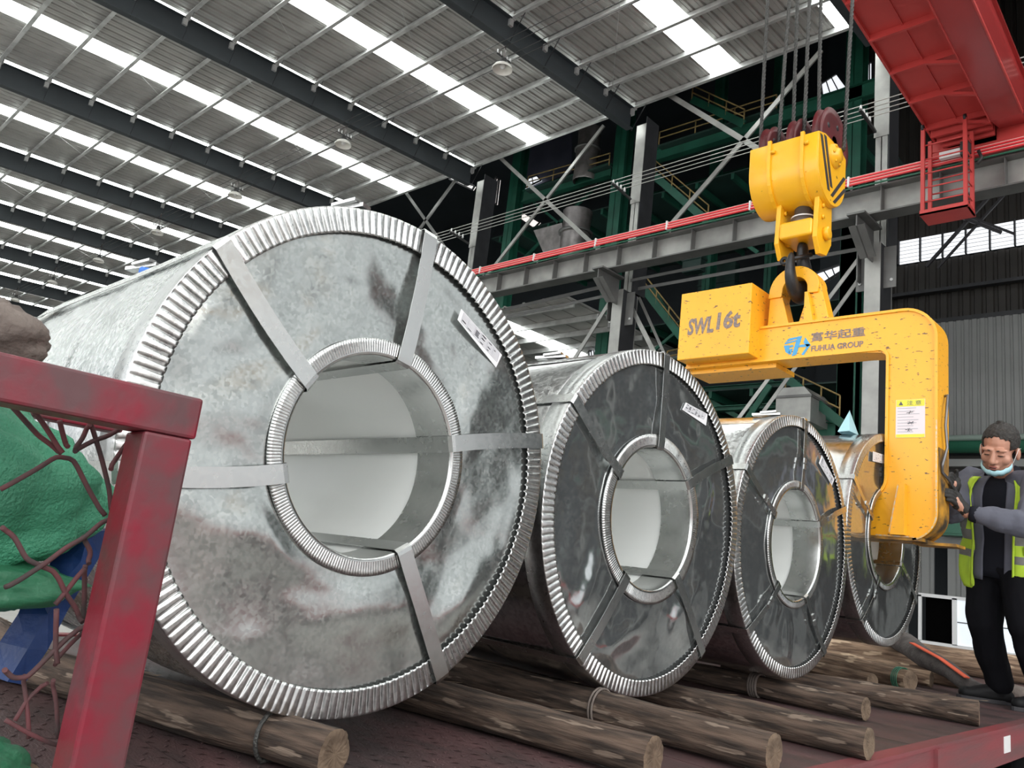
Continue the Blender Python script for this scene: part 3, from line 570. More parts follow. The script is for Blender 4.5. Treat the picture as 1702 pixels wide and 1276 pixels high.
for x in (-2.36,-2.13):
    r_=obj('housing_rib',ushell(x-.012,x+.012,.238,.02,3.45),M['yellow2'],hb)
    for i in range(6):
        a=PI*(.02+.16*i); obj('bolt',MB().ring([(-.012,.001),(-.012,.014),(.012,.014),(.012,.001)],6,0,(x+.03,HY-.236*math.cos(a),3.3-.30*math.sin(a)*.85 if i else 3.36)),M['yellow2'],r_)
for x,s in ((XL,-1),(XR,1)):
    ep=obj('end_plate',MB().prism(usec(.222,3.24,3.43)+[(HY+.12,3.46),(HY-.12,3.46)],0,x-.008,x+.008),M['yellow2'],hb)
    bevel(ep,.003)
    obj('bearing_cap',MB().ring([(0,.085),(.02*s,.08),(.03*s,.05),(.045*s,.045),(.045*s,.001)],20,0,(x+.008*s,HY+.02,3.36)),M['yellow2'],ep)
    for k in range(6):
        a=2*PI*k/6; obj('bolt',MB().ring([(0,.001),(0,.009),(.012*s,.009),(.012*s,.001)],6,0,(x+.03*s,HY+.02+.063*math.cos(a),3.36+.063*math.sin(a))),M['yellow2'],ep)
# hazard stripes on the right end plate
for q,(a,b) in enumerate((((HY-.19,3.42),(HY-.05,3.08)),((HY-.13,3.44),(HY-.01,3.12)),((HY+.0,3.06),(HY+.2,3.28)),((HY+.04,3.03),(HY+.215,3.2)))):
    w_=.018
    obj('black_stripe',MB().prism([(a[0]-w_,a[1]),(a[0]+w_,a[1]),(b[0]+w_,b[1]),(b[0]-w_,b[1])],0,XR+.008,XR+.0105),M['black'],hb)
for x,rr,dy in ((-2.43,.195,0),(-2.235,.195,0),(-2.055,.235,.035)):
    t_=.028
    sh=obj('sheave',MB().ring([(-t_,.04),(-t_,rr*.8),(-t_,rr),(-t_*.4,rr-.03),(t_*.4,rr-.03),(t_,rr),(t_,rr*.8),(t_,.04)],40,0,(x,HY+dy,3.475)),M['sheave'],hb)
    for k in range(5):
        a=2*PI*k/5; obj('spoke_hole',MB().ring([(-t_-.0015,.001),(-t_-.0015,.02),(t_+.0015,.02),(t_+.0015,.001)],10,0,(x,HY+dy+rr*.55*math.cos(a),3.475+rr*.55*math.sin(a))),M['black'],sh)
obj('axle',MB().tube([(XL-.02,HY+.02,3.36),(XR+.02,HY+.02,3.36)],.05,14),M['shaft'],hb)
for x in (-2.335,-2.075):
    yp=obj('yoke_plate',MB().prism([(HY-.1,3.08),(HY+.1,3.08),(HY+.11,2.76),(HY+.04,2.66),(HY-.06,2.64),(HY-.12,2.74)],0,x-.016,x+.016),M['yellow2'],hb); bevel(yp,.003)
    for z in (2.98,2.9): obj('bolt',MB().ring([(0,.001),(0,.016),(.014,.016),(.014,.001)],6,0,(x+.016,HY-.05,z)),M['yellow2'],yp)
    obj('trunnion_pin',MB().ring([(0,.001),(0,.045),(.03,.045),(.035,.03),(.035,.001)],16,0,(x+.016,HY,2.80)),M['yellow2'],yp)
ch=obj('crosshead',MB().prism([(HY-.13,2.76),(HY-.13,2.88),(HY+.13,2.88),(HY+.13,2.76)],0,-2.318,-2.092),M['yellow2'],hb); bevel(ch,.02,3)
obj('swivel_nut',MB().ring([(2.88,.085),(2.93,.085),(2.93,.075),(2.95,.075),(2.95,.062),(3.06,.062),(3.06,.001)],20,2,(-2.205,HY,0)),M['shaft'],hb)
obj('white_collar',MB().ring([(2.931,.08),(2.931,.0835),(2.94,.0835),(2.94,.078)],20,2,(-2.205,HY,0)),M['white'],hb)
# the hook: lies in the YZ plane, passes through the lifting eye
pts=[];rs=[];HX=-2.205
prof=[(HY,2.77,.052),(HY,2.70,.056),(HY+.012,2.64,.062),(HY+.05,2.58,.07),(HY+.075,2.52,.073),(HY+.06,2.455,.078),(HY+.01,2.405,.08),(HY-.06,2.385,.075),(HY-.125,2.41,.066),(HY-.165,2.47,.055),(HY-.175,2.54,.045),(HY-.165,2.60,.034),(HY-.15,2.64,.018)]
hk=MB().tube([(HX,y,z) for y,z,r in prof],[r for _,_,r in prof],14); hk.v=[(HX+(x-HX)*.62,y,z) for x,y,z in hk.v]
ho=obj('hook',hk,M['hook'],hb)
m=ho.modifiers.new('s','SUBSURF'); m.levels=1; m.render_levels=1
obj('safety_latch',MB().tube([(HX-.03,HY-.17,2.585),(HX+.07,HY-.02,2.66)],.014,8).ring([(-.01,.012),(-.01,.03),(.01,.03),(.01,.012)],12,1,(HX-.04,HY-.17,2.58)),M['hook'],hb)
# hoist ropes
RT=[(-2.545,4.79,'leftmost rope'),(-2.375,4.72,'front rope of the second fall'),(-2.335,4.86,'rear rope of the second fall'),(-2.19,4.72,'front rope of the third fall'),(-2.15,4.86,'rear rope of the third fall'),(-1.97,4.85,'rightmost rope')]
TOP=[(-2.55,4.79),(-2.345,4.74),(-2.34,4.84),(-2.2,4.74),(-2.165,4.84),(-1.93,4.85)]
for (x,y,l),(xt,yt) in zip(RT,TOP):
    k=(10.0-3.45)/(4.8-3.45)
    n=260
    P=[]; 
    o=obj('hoist_rope',MB().tube([(x,y,3.40),(x+(xt-x)*1.0,yt,4.9),(xt+(xt-x)*.2,yt,8.6)],.0115,8),M['rope'])
    # laid strands wound round the core over the visible height
    st=MB()
    for s in range(3):
        st.tube([(x+(xt-x)*(z-3.4)/1.5+.006*math.cos(z*60+s*2.094),y+(yt-y)*(z-3.4)/1.5+.006*math.sin(z*60+s*2.094),z) for z in [3.42+.018*i for i in range(84)]],.0085,5,cap=False)
    obj('strand',st,M['rope'],o)
    tag(o,'grey wire hoist rope above the hook block, '+l,'rope','hoist ropes')

# ---------------------------------------------------------------- C shaped coil lifter
YF,YB=4.68,4.88
cl=thing('coil_lifting_hook',(-1.6,4.78,.85),'yellow C-shaped coil lifting hook with counterweight box and lettering, hanging at right','lifting hook')
def rc(cx,cz,r,a0,a1,n=8): return [(cx+r*math.cos(R(a0+(a1-a0)*i/n)),cz+r*math.sin(R(a0+(a1-a0)*i/n))) for i in range(n+1)]
outer=[(-2.97,1.93),(-2.97,2.165)]+rc(-1.53,1.985,.185,90,0)+rc(-1.50,.99,.155,0,-90,8)+[(-2.25,.85),(-2.25,.90),(-2.2,1.02)]+[(-1.75,1.075)]+rc(-1.72,1.175,.10,-90,0,5)[1:]+rc(-1.665,1.87,.05,0,90,4)+[(-1.8,1.93)]
body=obj('frame',MB().prism(outer,1,YF+.012,YB-.012),M['yellow'],cl)
def edge(path,t,close=False):
    """flange strip along a path, thickness t towards the left of travel"""
    mb=MB(); P=[Vector((x,0,z)) for x,z in path]; n=len(P); N=[]
    for i in range(n):
        d=(P[min(i+1,n-1)]-P[max(i-1,0)]).normalized(); N.append(Vector((-d.z,0,d.x)))
    vs=[]
    for i in range(n):
        a=P[i]; b=P[i]+N[i]*t
        vs+=[(a.x,YF,a.z),(a.x,YB,a.z),(b.x,YB,b.z),(b.x,YF,b.z)]
    fs=[]
    for i in range(n-1):
        for k in range(4): fs.append((4*i+k,4*i+(k+1)%4,4*i+4+(k+1)%4,4*i+4+k))
    fs+=[(0,1,2,3),(4*n-1,4*n-2,4*n-3,4*n-4)]
    return mb.add(vs,fs)
top=[(-2.42,2.17)]+rc(-1.53,1.985,.187,90,0,10)+rc(-1.50,.99,.157,0,-78,10)
obj('outer_flange',edge(top[:],-.016),M['yellow'],cl)
inn=[(-2.97,1.925),(-1.7,1.93)]+rc(-1.665,1.885,.045,90,0,6)+[(-1.62,1.2)]+rc(-1.72,1.175,.10,0,-60,5)
obj('inner_flange',edge(inn,.016),M['yellow'],cl)
cp=[(-1.345,z) for z in (1.5,1.35,1.2,1.1,.99)]+rc(-1.50,.99,.1565,0,-70,8)[1:]
ce=edge(cp,-.008); ce.v=[(x,YF-.002 if y<4.75 else YF+.012,z) for x,y,z in ce.v]; obj('chipped_edge',ce,M['chip'],cl)
cp=[(-1.3415,1.35),(-1.3415,1.1)]+rc(-1.50,.99,.1595,0,-80,10)
obj('greasy_corner',MB().add([c for a,b in cp for c in ((a,YF+.01,b),(a,YB-.004,b))],[(2*i,2*i+2,2*i+3,2*i+1) for i in range(len(cp)-1)]),M['yellowworn'],cl)
obj('bottom_plate',MB().box(-2.25,-1.42,YF+.0,YB+.06,.835,.852).box(-1.5,-1.28,YB-.1,YB+.07,.825,.84),M['yellowworn'],cl)
obj('bright_bottom_edge',MB().box(-1.66,-1.46,YF-.004,YF+.004,.85,.858),M['chip'],cl)
obj('lower_doubler',MB().box(-2.96,-2.32,YF+.05,YB+.12,1.895,1.926),M['yellow'],cl)
gs=obj('gusset',MB().prism([(-1.575,.86),(-1.53,1.14),(-1.50,1.14),(-1.50,.86)],1,YF-.035,YF+.02),M['yellow'],cl)
obj('chipped_gusset_edge',MB().bar((-1.577,YF-.037,.87),(-1.532,YF-.037,1.135),.006,.01),M['chip'],gs)
bx=obj('counterweight_box',MB().box(-2.965,-2.43,4.56,5.0,1.955,2.44),M['yellow'],cl); bevel(bx,.006,2)
edgechips=MB().box(-2.434,-2.428,4.556,4.562,1.96,2.436)
# lifting eye
ey=MB()
oo=[(-2.395,2.16),(-2.385,2.38)]+rc(-2.215,2.40,.17,170,15,14)+[(-1.98,2.17)]
ii=[(-2.185,2.17)]+[(-2.125,2.38)]+rc(-2.21,2.41,.085,-5,185,12)+[(-2.30,2.38),(-2.245,2.17)]
# ring made of quads between outer and inner outlines
def resample(p,n):
    d=[0]
    for a,b in zip(p,p[1:]): d.append(d[-1]+math.dist(a,b))
    out=[]
    for i in range(n):
        t=d[-1]*i/(n-1); j=0
        while j<len(d)-2 and d[j+1]<t: j+=1
        f=(t-d[j])/(d[j+1]-d[j]) if d[j+1]>d[j] else 0
        out.append((p[j][0]+(p[j+1][0]-p[j][0])*f,p[j][1]+(p[j+1][1]-p[j][1])*f))
    return out
def band(outer,inner,y0,y1,n=40):
    A=resample(outer,n);B=resample(inner,n); vs=[(x,y,z) for y in (y0,y1) for x,z in A]+[(x,y,z) for y in (y0,y1) for x,z in B]; fs=[]
    for i in range(n-1):
        fs+=[(i,i+1,n+i+1,n+i),(2*n+i,3*n+i,3*n+i+1,2*n+i+1),(i,2*n+i,2*n+i+1,i+1),(n+i,n+i+1,3*n+i+1,3*n+i)]
    fs+=[(0,n,3*n,2*n),(n-1,3*n-1,4*n-1,2*n-1)]
    return MB().add(vs,fs)
e1=obj('lifting_eye',band(oo,ii[::-1],4.73,4.83),M['yellow'],cl); bevel(e1,.004)
e2=obj('eye_reinforcing_ring',band([(-2.39,2.37)]+rc(-2.215,2.40,.17,170,12,14)+[(-2.055,2.37)],[(-2.30,2.37)]+rc(-2.21,2.41,.085,185,-5,12)+[(-2.125,2.37)],4.715,4.845,30),M['yellow'],e1); bevel(e2,.003)
obj('eye_gusset',MB().prism([(-2.13,2.17),(-2.13,2.37),(-2.11,2.37),(-2.07,2.17)],1,4.69,4.74),M['yellow'],e1)
# hose on the back edge
hs=obj('grab_handle',MB().tube([(-1.343,4.80,1.66),(-1.325,4.80,1.665),(-1.318,4.76,1.60),(-1.32,4.74,1.48),(-1.32,4.77,1.36),(-1.33,4.72,1.26),(-1.335,4.73,1.22),(-1.325,4.84,1.185),(-1.34,4.90,1.15)],.008,8),M['shaft'],cl)
# writing
rx=(PI/2,0,0)
text('SWL',.1,M['lettering'],cl,(-2.895,4.5585,2.125),rx,'lettering',.0038,.12,.0008,.20,.12)
text('16t',.1,M['lettering'],cl,(-2.675,4.5585,2.14),rx,'lettering',.0036,.08,.0008,.175,.125)
yw=YF+.0105
text('富华起重',.06,M['lettering'],cl,(-2.075,yw,2.03),rx,'lettering',.0012,0,.0006,.33,.060)
text('FUHUA GROUP',.05,M['lettering'],cl,(-2.075,yw,1.965),rx,'lettering',.0015,.05,.0006,.32,.038)
def lp(p): return MB().prism([(-2.255+u*.18,1.945+v*.13) for u,v in p],1,yw-.001,yw+.002)
for p in ([(.30,0),(.48,.08),(.66,1.0),(.50,1.0)],[(.58,0.12),(.66,.06),(.90,.55),(.98,.5),(.74,.0)],[(.52,.44),(.62,.56),(.9,.56),(.84,.42)],[(.78,.92),(.98,.5),(.86,.42),(.72,.66)],
          [(.06,.78),(.5,.90),(.5,.98),(.2,.95)],[(.02,.66),(.46,.76),(.47,.83),(.05,.75)],[(.0,.60),(.2,.6),(.24,.1),(.08,.25)],[(.22,.58),(.34,.6),(.36,.5),(.22,.46)],[(.22,.38),(.33,.42),(.28,.1),(.2,.2)]):
    obj('emblem',lp(p),M['logo'],cl)
st=obj('caution_sticker',MB().box(-1.565,-1.41,yw-.001,yw+.001,1.405,1.625),M['sticker'],cl)
obj('sticker_band',MB().box(-1.563,-1.412,yw-.0018,yw-.001,1.585,1.624),M['stickeryellow'],st)
obj('sticker_foot',MB().box(-1.563,-1.412,yw-.0018,yw-.001,1.406,1.425),M['stickeryellow'],st)
text('注 意',.03,M['ink'],st,(-1.505,yw-.002,1.592),rx,'lettering',0,0,.0003,.075,.026)
obj('warning_triangle',MB().prism([(-1.55,1.593),(-1.525,1.593),(-1.5375,1.616)],1,yw-.0024,yw-.0018),M['ink'],st)
ln=MB()
for k in range(9):
    z=1.575-.017*k; ln.box(-1.555,-1.555+.135*random.uniform(.6,1),yw-.0022,yw-.001,z-.0012,z+.0012)
obj('printed_lines',ln,M['inklight'],st); st['kind']='thing'
sk=MB()
for cx,cz in ((-1.49,1.55),(-1.485,1.49),(-1.495,1.45)):
    for k in range(4):
        a=random.uniform(0,3.1); l=.018; sk.bar((cx-l*math.cos(a),yw-.0022,cz-l*.6*math.sin(a)),(cx+l*math.cos(a),yw-.0022,cz+l*.6*math.sin(a)),.001,.002)
obj('printed_sketch',sk,M['ink'],st)
# ---------------------------------------------------------------- steel coils
def angd(a,b): return abs((a-b+180)%360-180)
def make_coil(name,label,xf,yc,zc,Rr,rb,W,teeth,iteeth,straps,fmat,bmat,dent,seed,ringw,iringw,sw,pinch=False,lab=None,bumps=()):
    t=thing(name,(xf-W/2,yc,zc-Rr),label,'steel coil','galvanized steel coils')
    c=(xf,yc,zc)
    # inner bore and its end collar
    obj('bore_liner',MB().ring([(-W,rb),(-.13,rb),(-.0,rb)],96,0,c),M['bore'],t)
    obj('bore_collar',MB().ring([(-.13,rb-.006),(-.005,rb-.006),(.004,rb-.002),(.004,rb+.004)],96,0,c),M['strap'],t)
    # outer wrap sheets, each overlapping the next
    nw=3
    for k in range(nw):
        a=-W+(W-.06)*k/nw; b=-W+(W-.06)*(k+1)/nw+.02
        rr=Rr-.009+.004*k
        mb=MB(); prof=[(a,rr),(a+.003,rr+.0015)]+[(a+(b-a)*q/8,rr+.0015) for q in range(1,8)]+[(b-.004,rr+.0015),(b,rr)]
        mb.ring(prof,120,0,c)
        mb.v=[(x,yc+(y-yc)*(1+.004*noise.noise((x*4+seed,y*3,z*3))),zc+(z-zc)*(1+.004*noise.noise((x*4+seed,y*3,z*3)))) for x,y,z in mb.v]
        obj('wrap_sheet',mb,M[bmat],t)
    # overlap seam running along the coil, and the far end
    for A in (118,208):
        a=R(A); P=lambda x,r,da=0:(xf+x,yc+r*math.cos(a+da),zc+r*math.sin(a+da))
        obj('wrap_seam',MB().add([P(-W+.02,Rr+.001),P(-.07,Rr+.001),P(-.07,Rr+.002,.05),P(-W+.02,Rr+.002,.05),P(-.07,Rr-.003,.0),P(-W+.02,Rr-.003)],[(0,1,2,3),(0,1,4,5)]),M['strap'],t)
    obj('back_cover',MB().ring([(-W+.005,rb),(-W+.004,Rr)],96,0,c),M[fmat],t)
    obj('back_edge_ring',MB().ring([(-W-.004,Rr-ringw),(-W-.006,Rr+.002),(-W+.07,Rr+.003)],120,0,c),M['ring'],t)
    # dented face cover
    nr,na=44,300; vs=[];fs=[]
    for i in range(nr+1):
        r=rb+.002+(Rr-.012-rb)*i/nr; e=min(1,(i/nr)*5)*min(1,(1-i/nr)*4+.12)
        for k in range(na):
            a=2*PI*k/na; y=r*math.cos(a); z=r*math.sin(a)
            h=noise.noise((y*3.2+seed,z*3.2,seed*.7))*1.0+.45*noise.noise((y*7+seed*2,z*7,1.3))+.22*noise.noise((y*13,z*13+seed,5.1))+.06*noise.noise((y*30,z*30+seed,9.1))
            for (by,bz,br,bh,rot_) in bumps:
                dy,dz=y-by,z-bz; u=dy*math.cos(rot_)+dz*math.sin(rot_); v=-dy*math.sin(rot_)+dz*math.cos(rot_)
                h+=bh*math.exp(-(u*u/(br*br*2.2)+v*v/(br*br*.35)))
            vs.append((xf-.0055+dent*h*e,yc+y,zc+z))
    for i in range(nr):
        for k in range(na): fs.append((i*na+k,i*na+(k+1)%na,(i+1)*na+(k+1)%na,(i+1)*na+k))
    obj('face_cover',MB().add(vs,fs,True),M[fmat],t)
    # crimped outer edge ring
    def crimp(nt,prof,flat=()):
        n=nt*10; vs=[];fs=[]
        for (x,r,amp,rad) in prof:
            for k in range(n):
                ph=2*PI*k/n; dd=((k%10)/10-.5)*2.0; s=.45-1.75*math.exp(-(dd/.30)**2); am=amp
                for fa,fw in flat:
                    d=angd(math.degrees(ph),fa); am*=min(1,max(.1,(d-fw*.4)/fw)) if d<fw*1.4 else 1
                am*=.8+.4*noise.noise((ph*9+seed,r*4,2))
                lift=.003*noise.noise((math.cos(ph)*3+seed,math.sin(ph)*3,7)) if not rad else 0
                X=x+(am*s if not rad else 0)+lift*(1 if amp>.001 else 0); rr=r+(am*s*.5 if rad else 0)
                vs.append((xf+X,yc+rr*math.cos(ph),zc+rr*math.sin(ph)))
        m=len(prof)
        for i in range(m-1):
            for k in range(n): fs.append((i*n+k,i*n+(k+1)%n,(i+1)*n+(k+1)%n,(i+1)*n+k))
        return MB().add(vs,fs,True)
    fl=[(s[1],3.2) for s in straps]
    A=.0038*ringw/.058
    obj('outer_edge_ring',crimp(teeth,[(-.075,Rr+.001,0,True),(-.073,Rr+.0035,.0000,True),(-.02,Rr+.0035,0,True),(.001,Rr+.0035,A*.15,True),(.0035,Rr+.0025,A*.3,True),(.0045,Rr+.001,A*.3,False),(.0055,Rr-.004,A*.6,False),(.0065,Rr-ringw*.5,A,False),(.0075,Rr-ringw*.9,A*1.3,False),(.0080,Rr-ringw,A*1.4,False),(.0062,Rr-ringw,A*1.4,False)],fl),M['ring'],t)
    obj('inner_edge_ring',crimp(iteeth,[(.000,rb-.003,0,False),(.0022,rb-.0028,.0001,False),(.0028,rb-.0015,.0002,False),(.0030,rb+.0005,.0005,False),(.0031,rb+.003,.0008,False),(.0032,rb+iringw*.7,.0009,False),(.0032,rb+iringw,.0011,False),(-.002,rb+iringw,.0011,False)],[]),M['ring'],t)
    # strapping: through the bore, over the face and back along the outside
    for (a0,a1) in straps:
        A0,A1=R(a0),R(a1); path=[]
        for x in (-W,-.3,-.02,.002): path.append((x,rb-.010,A0,1))
        path.append((.0105,rb-.004,A0,1))
        for f in (.0,.2,.4,.48,.52,.6,.8,1.0):
            path.append((.0115+.0015*math.sin(f*3.1),rb+.006+(Rr-rb-.008)*f,A0+(A1-A0)*f,(1-.55*math.exp(-((f-.35)/.10)**2)*1) if pinch else 1))
        path.append((.008,Rr+.007,A1,1))
        for x in (-.03,-.08,-.3,-W*.7,-W): path.append((x,Rr+.0075-(.003 if x<-.09 else 0),A1,1))
        vs=[];fs=[]
        for i,(x,r,a,wf) in enumerate(path):
            # out-of-plane normal for thickness
            p0=path[max(i-1,0)];p1=path[min(i+1,len(path)-1)]
            dx,dr=p1[0]-p0[0],p1[1]-p0[1]; l=math.hypot(dx,dr) or 1; nx,nr_=(dr/l),(-dx/l)
            for s_,th in ((-1,0),(1,0),(1,.0014),(-1,.0014)):
                xx=x+nx*th; rr=r+nr_*th; h=sw*wf/2*s_
                vs.append((xf+xx,yc+rr*math.cos(a)-h*math.sin(a),zc+rr*math.sin(a)+h*math.cos(a)))
        for i in range(len(path)-1):
            for k in range(4): fs.append((4*i+k,4*i+(k+1)%4,4*i+4+(k+1)%4,4*i+4+k))
        fs+=[(0,1,2,3),(4*len(path)-1,4*len(path)-2,4*len(path)-3,4*len(path)-4)]
        s_=obj('strap',MB().add(vs,fs),M['strap'],t)
        if pinch:
            f=.35; r=rb+.006+(Rr-rb-.008)*f; a=A0+(A1-A0)*f; o_=MB()
            for dr in (-.016,.014):
                cx,cy,cz=xf+.016,yc+(r+dr)*math.cos(a),zc+(r+dr)*math.sin(a)
                d=Vector((0,math.cos(a),math.sin(a))); o_.bar(Vector((cx,cy,cz))-d*.011,Vector((cx,cy,cz))+d*.011,.007,sw*.75,Vector((0,-math.sin(a),math.cos(a))))
            obj('strap_buckle',o_,M['ring'],s_)
    if lab:
        P=[Vector((xf+.003,yc+y,zc+z)) for y,z in lab]; L_=MB().add(P+[p+Vector((.0015,0,0)) for p in P],[(3,2,1,0),(4,5,6,7),(0,1,5,4),(1,2,6,5),(2,3,7,6),(3,0,4,7)])
        lo=obj('paper_label',L_,M['paper'],t); pr=MB(); u=P[1]-P[0]; v=P[3]-P[0]
        def ln(a,b,wd):
            A_=P[0]+u*a[0]+v*a[1]+Vector((.0022,0,0)); B_=P[0]+u*b[0]+v*b[1]+Vector((.0022,0,0)); pr.bar(A_,B_,.0006,wd,(B_-A_).cross(Vector((1,0,0))))
        for q in range(7): ln((.06,.10+.13*q),(.94,.10+.13*q),.0007)
        for q in (.06,.2,.36,.5,.66,.8,.94): ln((q,.1),(q,.88),.0007)
        obj('printed_table',pr,M['inklight'],lo); pr=MB()
        for q in range(22):
            a=random.choice((.08,.22,.38,.52,.68,.82)); b=random.choice((.165,.295,.425,.555,.685,.8)); ln((a,b),(a+random.uniform(.03,.09),b),.0016)
        obj('printed_text',pr,M['ink'],lo)
    return t
s=.819
coil1=make_coil('steel_coil','largest steel coil nearest the camera, spangled dented face cover',-1.565,1.139,.680,.593,.246,1.16,178,236,[(148,142.5),(81,84),(17,14),(-60,-59.4),(-161,-167)],'face1','body1',.0085,3.1,.060,.037,.043,False,
  [(.205,.434),(.377,.352),(.36,.311),(.197,.401)],bumps=[(.05,-.36,.12,1.3,.2),(.36,-.30,.08,1.6,.9),(-.30,-.20,.12,1.2,-.2),(.0,.42,.10,-1.0,-.4),(.3,.2,.1,.9,1.2),(-.35,.15,.1,-1.0,.5)])
coil2=make_coil('steel_coil','second steel coil from the left with a smooth dark face and five flat straps',-1.603,2.391,.678,.592,.253,1.16,170,220,[(90.5,90.8),(36,30),(152,148),(-124,-126.5),(-49.5,-50.5)],'face2','body2',.0075,11.7,.050,.042,.036,False,
  [(.15,.45),(.31,.44),(.305,.393),(.13,.418)],bumps=[(-.32,-.25,.09,1.3,1.1),(-.1,-.4,.08,1.3,.3),(.25,-.3,.09,1.2,.8),(.1,.35,.1,1.2,-.6),(.36,.1,.08,1.0,1.2)])
coil3=make_coil('steel_coil','third steel coil from the left, straps pinched by metal buckles',-1.632,3.607,.703,.589,.259,1.16,165,180,[(86,87),(156.5,152.8),(27,23),(-132,-138),(-64,-55)],'face2','body2',.0050,23.3,.046,.030,.030,True,
  [(.24,.455),(.40,.36),(.372,.325),(.21,.41)],bumps=[(-.2,-.33,.10,1.6,1.1),(.1,.4,.1,1.1,-.3),(-.05,-.42,.08,1.5,1.5)])
coil4=make_coil('steel_coil','rightmost steel coil, hanging on the foot of the yellow lifting hook',-1.640,4.792,.848,.589,.259,1.05,165,180,[(160,153),(92.7,90.4),(-119,-128),(-30,-34)],'face2','body2',.0035,37.9,.044,.030,.028,True,
  [(-.245,.455),(-.04,.467),(-.04,.418),(-.245,.40)],bumps=[(-.2,-.33,.10,1.4,1.1)])
# small clips and wads on the coil tops
for (cx,cy,cz,tl) in ((-1.62,.98,1.256,coil1),(-1.72,3.43,1.270,coil3),(-2.0,2.21,1.245,coil2),(-2.35,.80,1.170,coil1)):
    obj('strap_clip',MB().bar((cx-.06,cy-.02,cz+.004),(cx+.06,cy+.02,cz+.010),.032,.010).bar((cx-.02,cy-.02,cz+.012),(cx+.05,cy+.0,cz+.020),.026,.008),M['ring'],tl)
for (cx,cy,cz) in ((-1.85,.775,1.148),(-2.30,.775,1.148)):
    mb=MB().ring([(-.07,.004),(-.06,.011),(-.02,.014),(.03,.012),(.07,.010),(.08,.003)],10,0,(cx,cy+.008,cz-.008))
    mb.v=[(x,y+.02*noise.noise((x*20,y*9,z*9)),z+.01*noise.noise((x*30,y*9,z*9))) for x,y,z in mb.v]
    o=obj('edge_pad',mb,M['bluebright'],coil1); o['label']='bright blue crumpled pad'
fm=MB().add([(-1.875,4.70,1.436),(-1.79,4.74,1.438),(-1.79,4.60,1.436),(-1.866,4.62,1.436),(-1.822,4.68,1.575),(-1.84,4.71,1.50)],[(3,2,4),(2,1,4),(0,3,4),(0,5,4),(1,5,4),(0,1,5)])
fm.v=[(x,y,z-.0) for x,y,z in fm.v]
o=obj('face_mask',fm,M['mask'],base=(-1.83,4.68,1.436)); m=o.modifiers.new('t','SOLIDIFY'); m.thickness=.004
tag(o,'pale blue paper mask folded upright on top of the rightmost coil','mask')
# ---------------------------------------------------------------- truck deck, logs, foreground
dk=thing('flatbed_deck',(-2.2,4,-.15),'worn dark red steel flatbed deck carrying the coils','truck deck')
yy=-1.6
while yy<9.9:
    a=yy; b=min(yy+1.22,9.95)
    obj('deck_plate',MB().box(-3.38,-1.03,a+.002,b-.002,-.02,-.0005),M['deck'],dk); yy+=1.22
# raised tread on the plates close to the camera
tr=MB()
for i in range(46):
    for j in range(34):
        x=-1.06-.042*i; y=.55+.042*j+(.021 if i%2 else 0)
        d=(1,1) if (i+j)%2 else (1,-1); l=.011
        tr.add([(x-l*d[0],y-l*d[1],-.0005),(x+l*d[0],y+l*d[1],-.0005),(x-.003*d[1],y+.003*d[0],.0022),(x+.003*d[1],y-.003*d[0],.0022)],[(0,3,2),(1,2,3)])
t_=obj('tread_pattern',tr,M['deck'],dk); t_['kind']='stuff'
for s_ in (0,1):
    X=-.98 if s_==0 else -3.42
    obj('side_rail',MB().box(X-.05,X,-1.6,9.95,-.15,.0015).box(X-.05 if s_ else X-.004,X+.004,-1.6,9.95,-.012,.002),M['deckrail'],dk)
k=0
for y in (1.4,2.65,4.42,5.67,6.9):
    o=obj('reflector_patch',MB().box(-.98,-.977,y-.055,y+.055,-.105,-.035),M['white'],dk)
for y in (.2,1.8,3.4,5.0,6.6): obj('side_post_socket',MB().box(-.98,-.965,y-.03,y+.03,-.15,-.01),M['deckrail'],dk)
for x in (-1.7,-2.7): obj('chassis_rail',MB().box(x-.05,x+.05,-1.6,9.95,-.42,-.15),M['steeldark'],dk)
for y in [-1.2+1.1*k for k in range(11)]: obj('cross_member',MB().box(-3.37,-1.03,y-.04,y+.04,-.15,-.02),M['steeldark'],dk)
for y in (7.2,8.4):
    for x in (-1.35,-3.0):
        w_=obj('wheel',MB().ring([(-.13,.2),(-.14,.45),(-.1,.5),(.1,.5),(.14,.45),(.13,.2),(.02,.18),(.02,.01)],28,0,(x,y,-.75)),M['black'],dk)
obj('axle_beam',MB().bar((-3.0,7.2,-.75),(-1.35,7.2,-.75),.12,.12).bar((-3,8.4,-.75),(-1.35,8.4,-.75),.12,.12).box(-2.75,-1.65,7.1,8.5,-.7,-.42),M['steeldark'],dk)
obj('landing_leg',MB().box(-1.75,-1.65,.3,.4,FZ,-.42).box(-2.75,-2.65,.3,.4,FZ,-.42),M['steeldark'],dk)

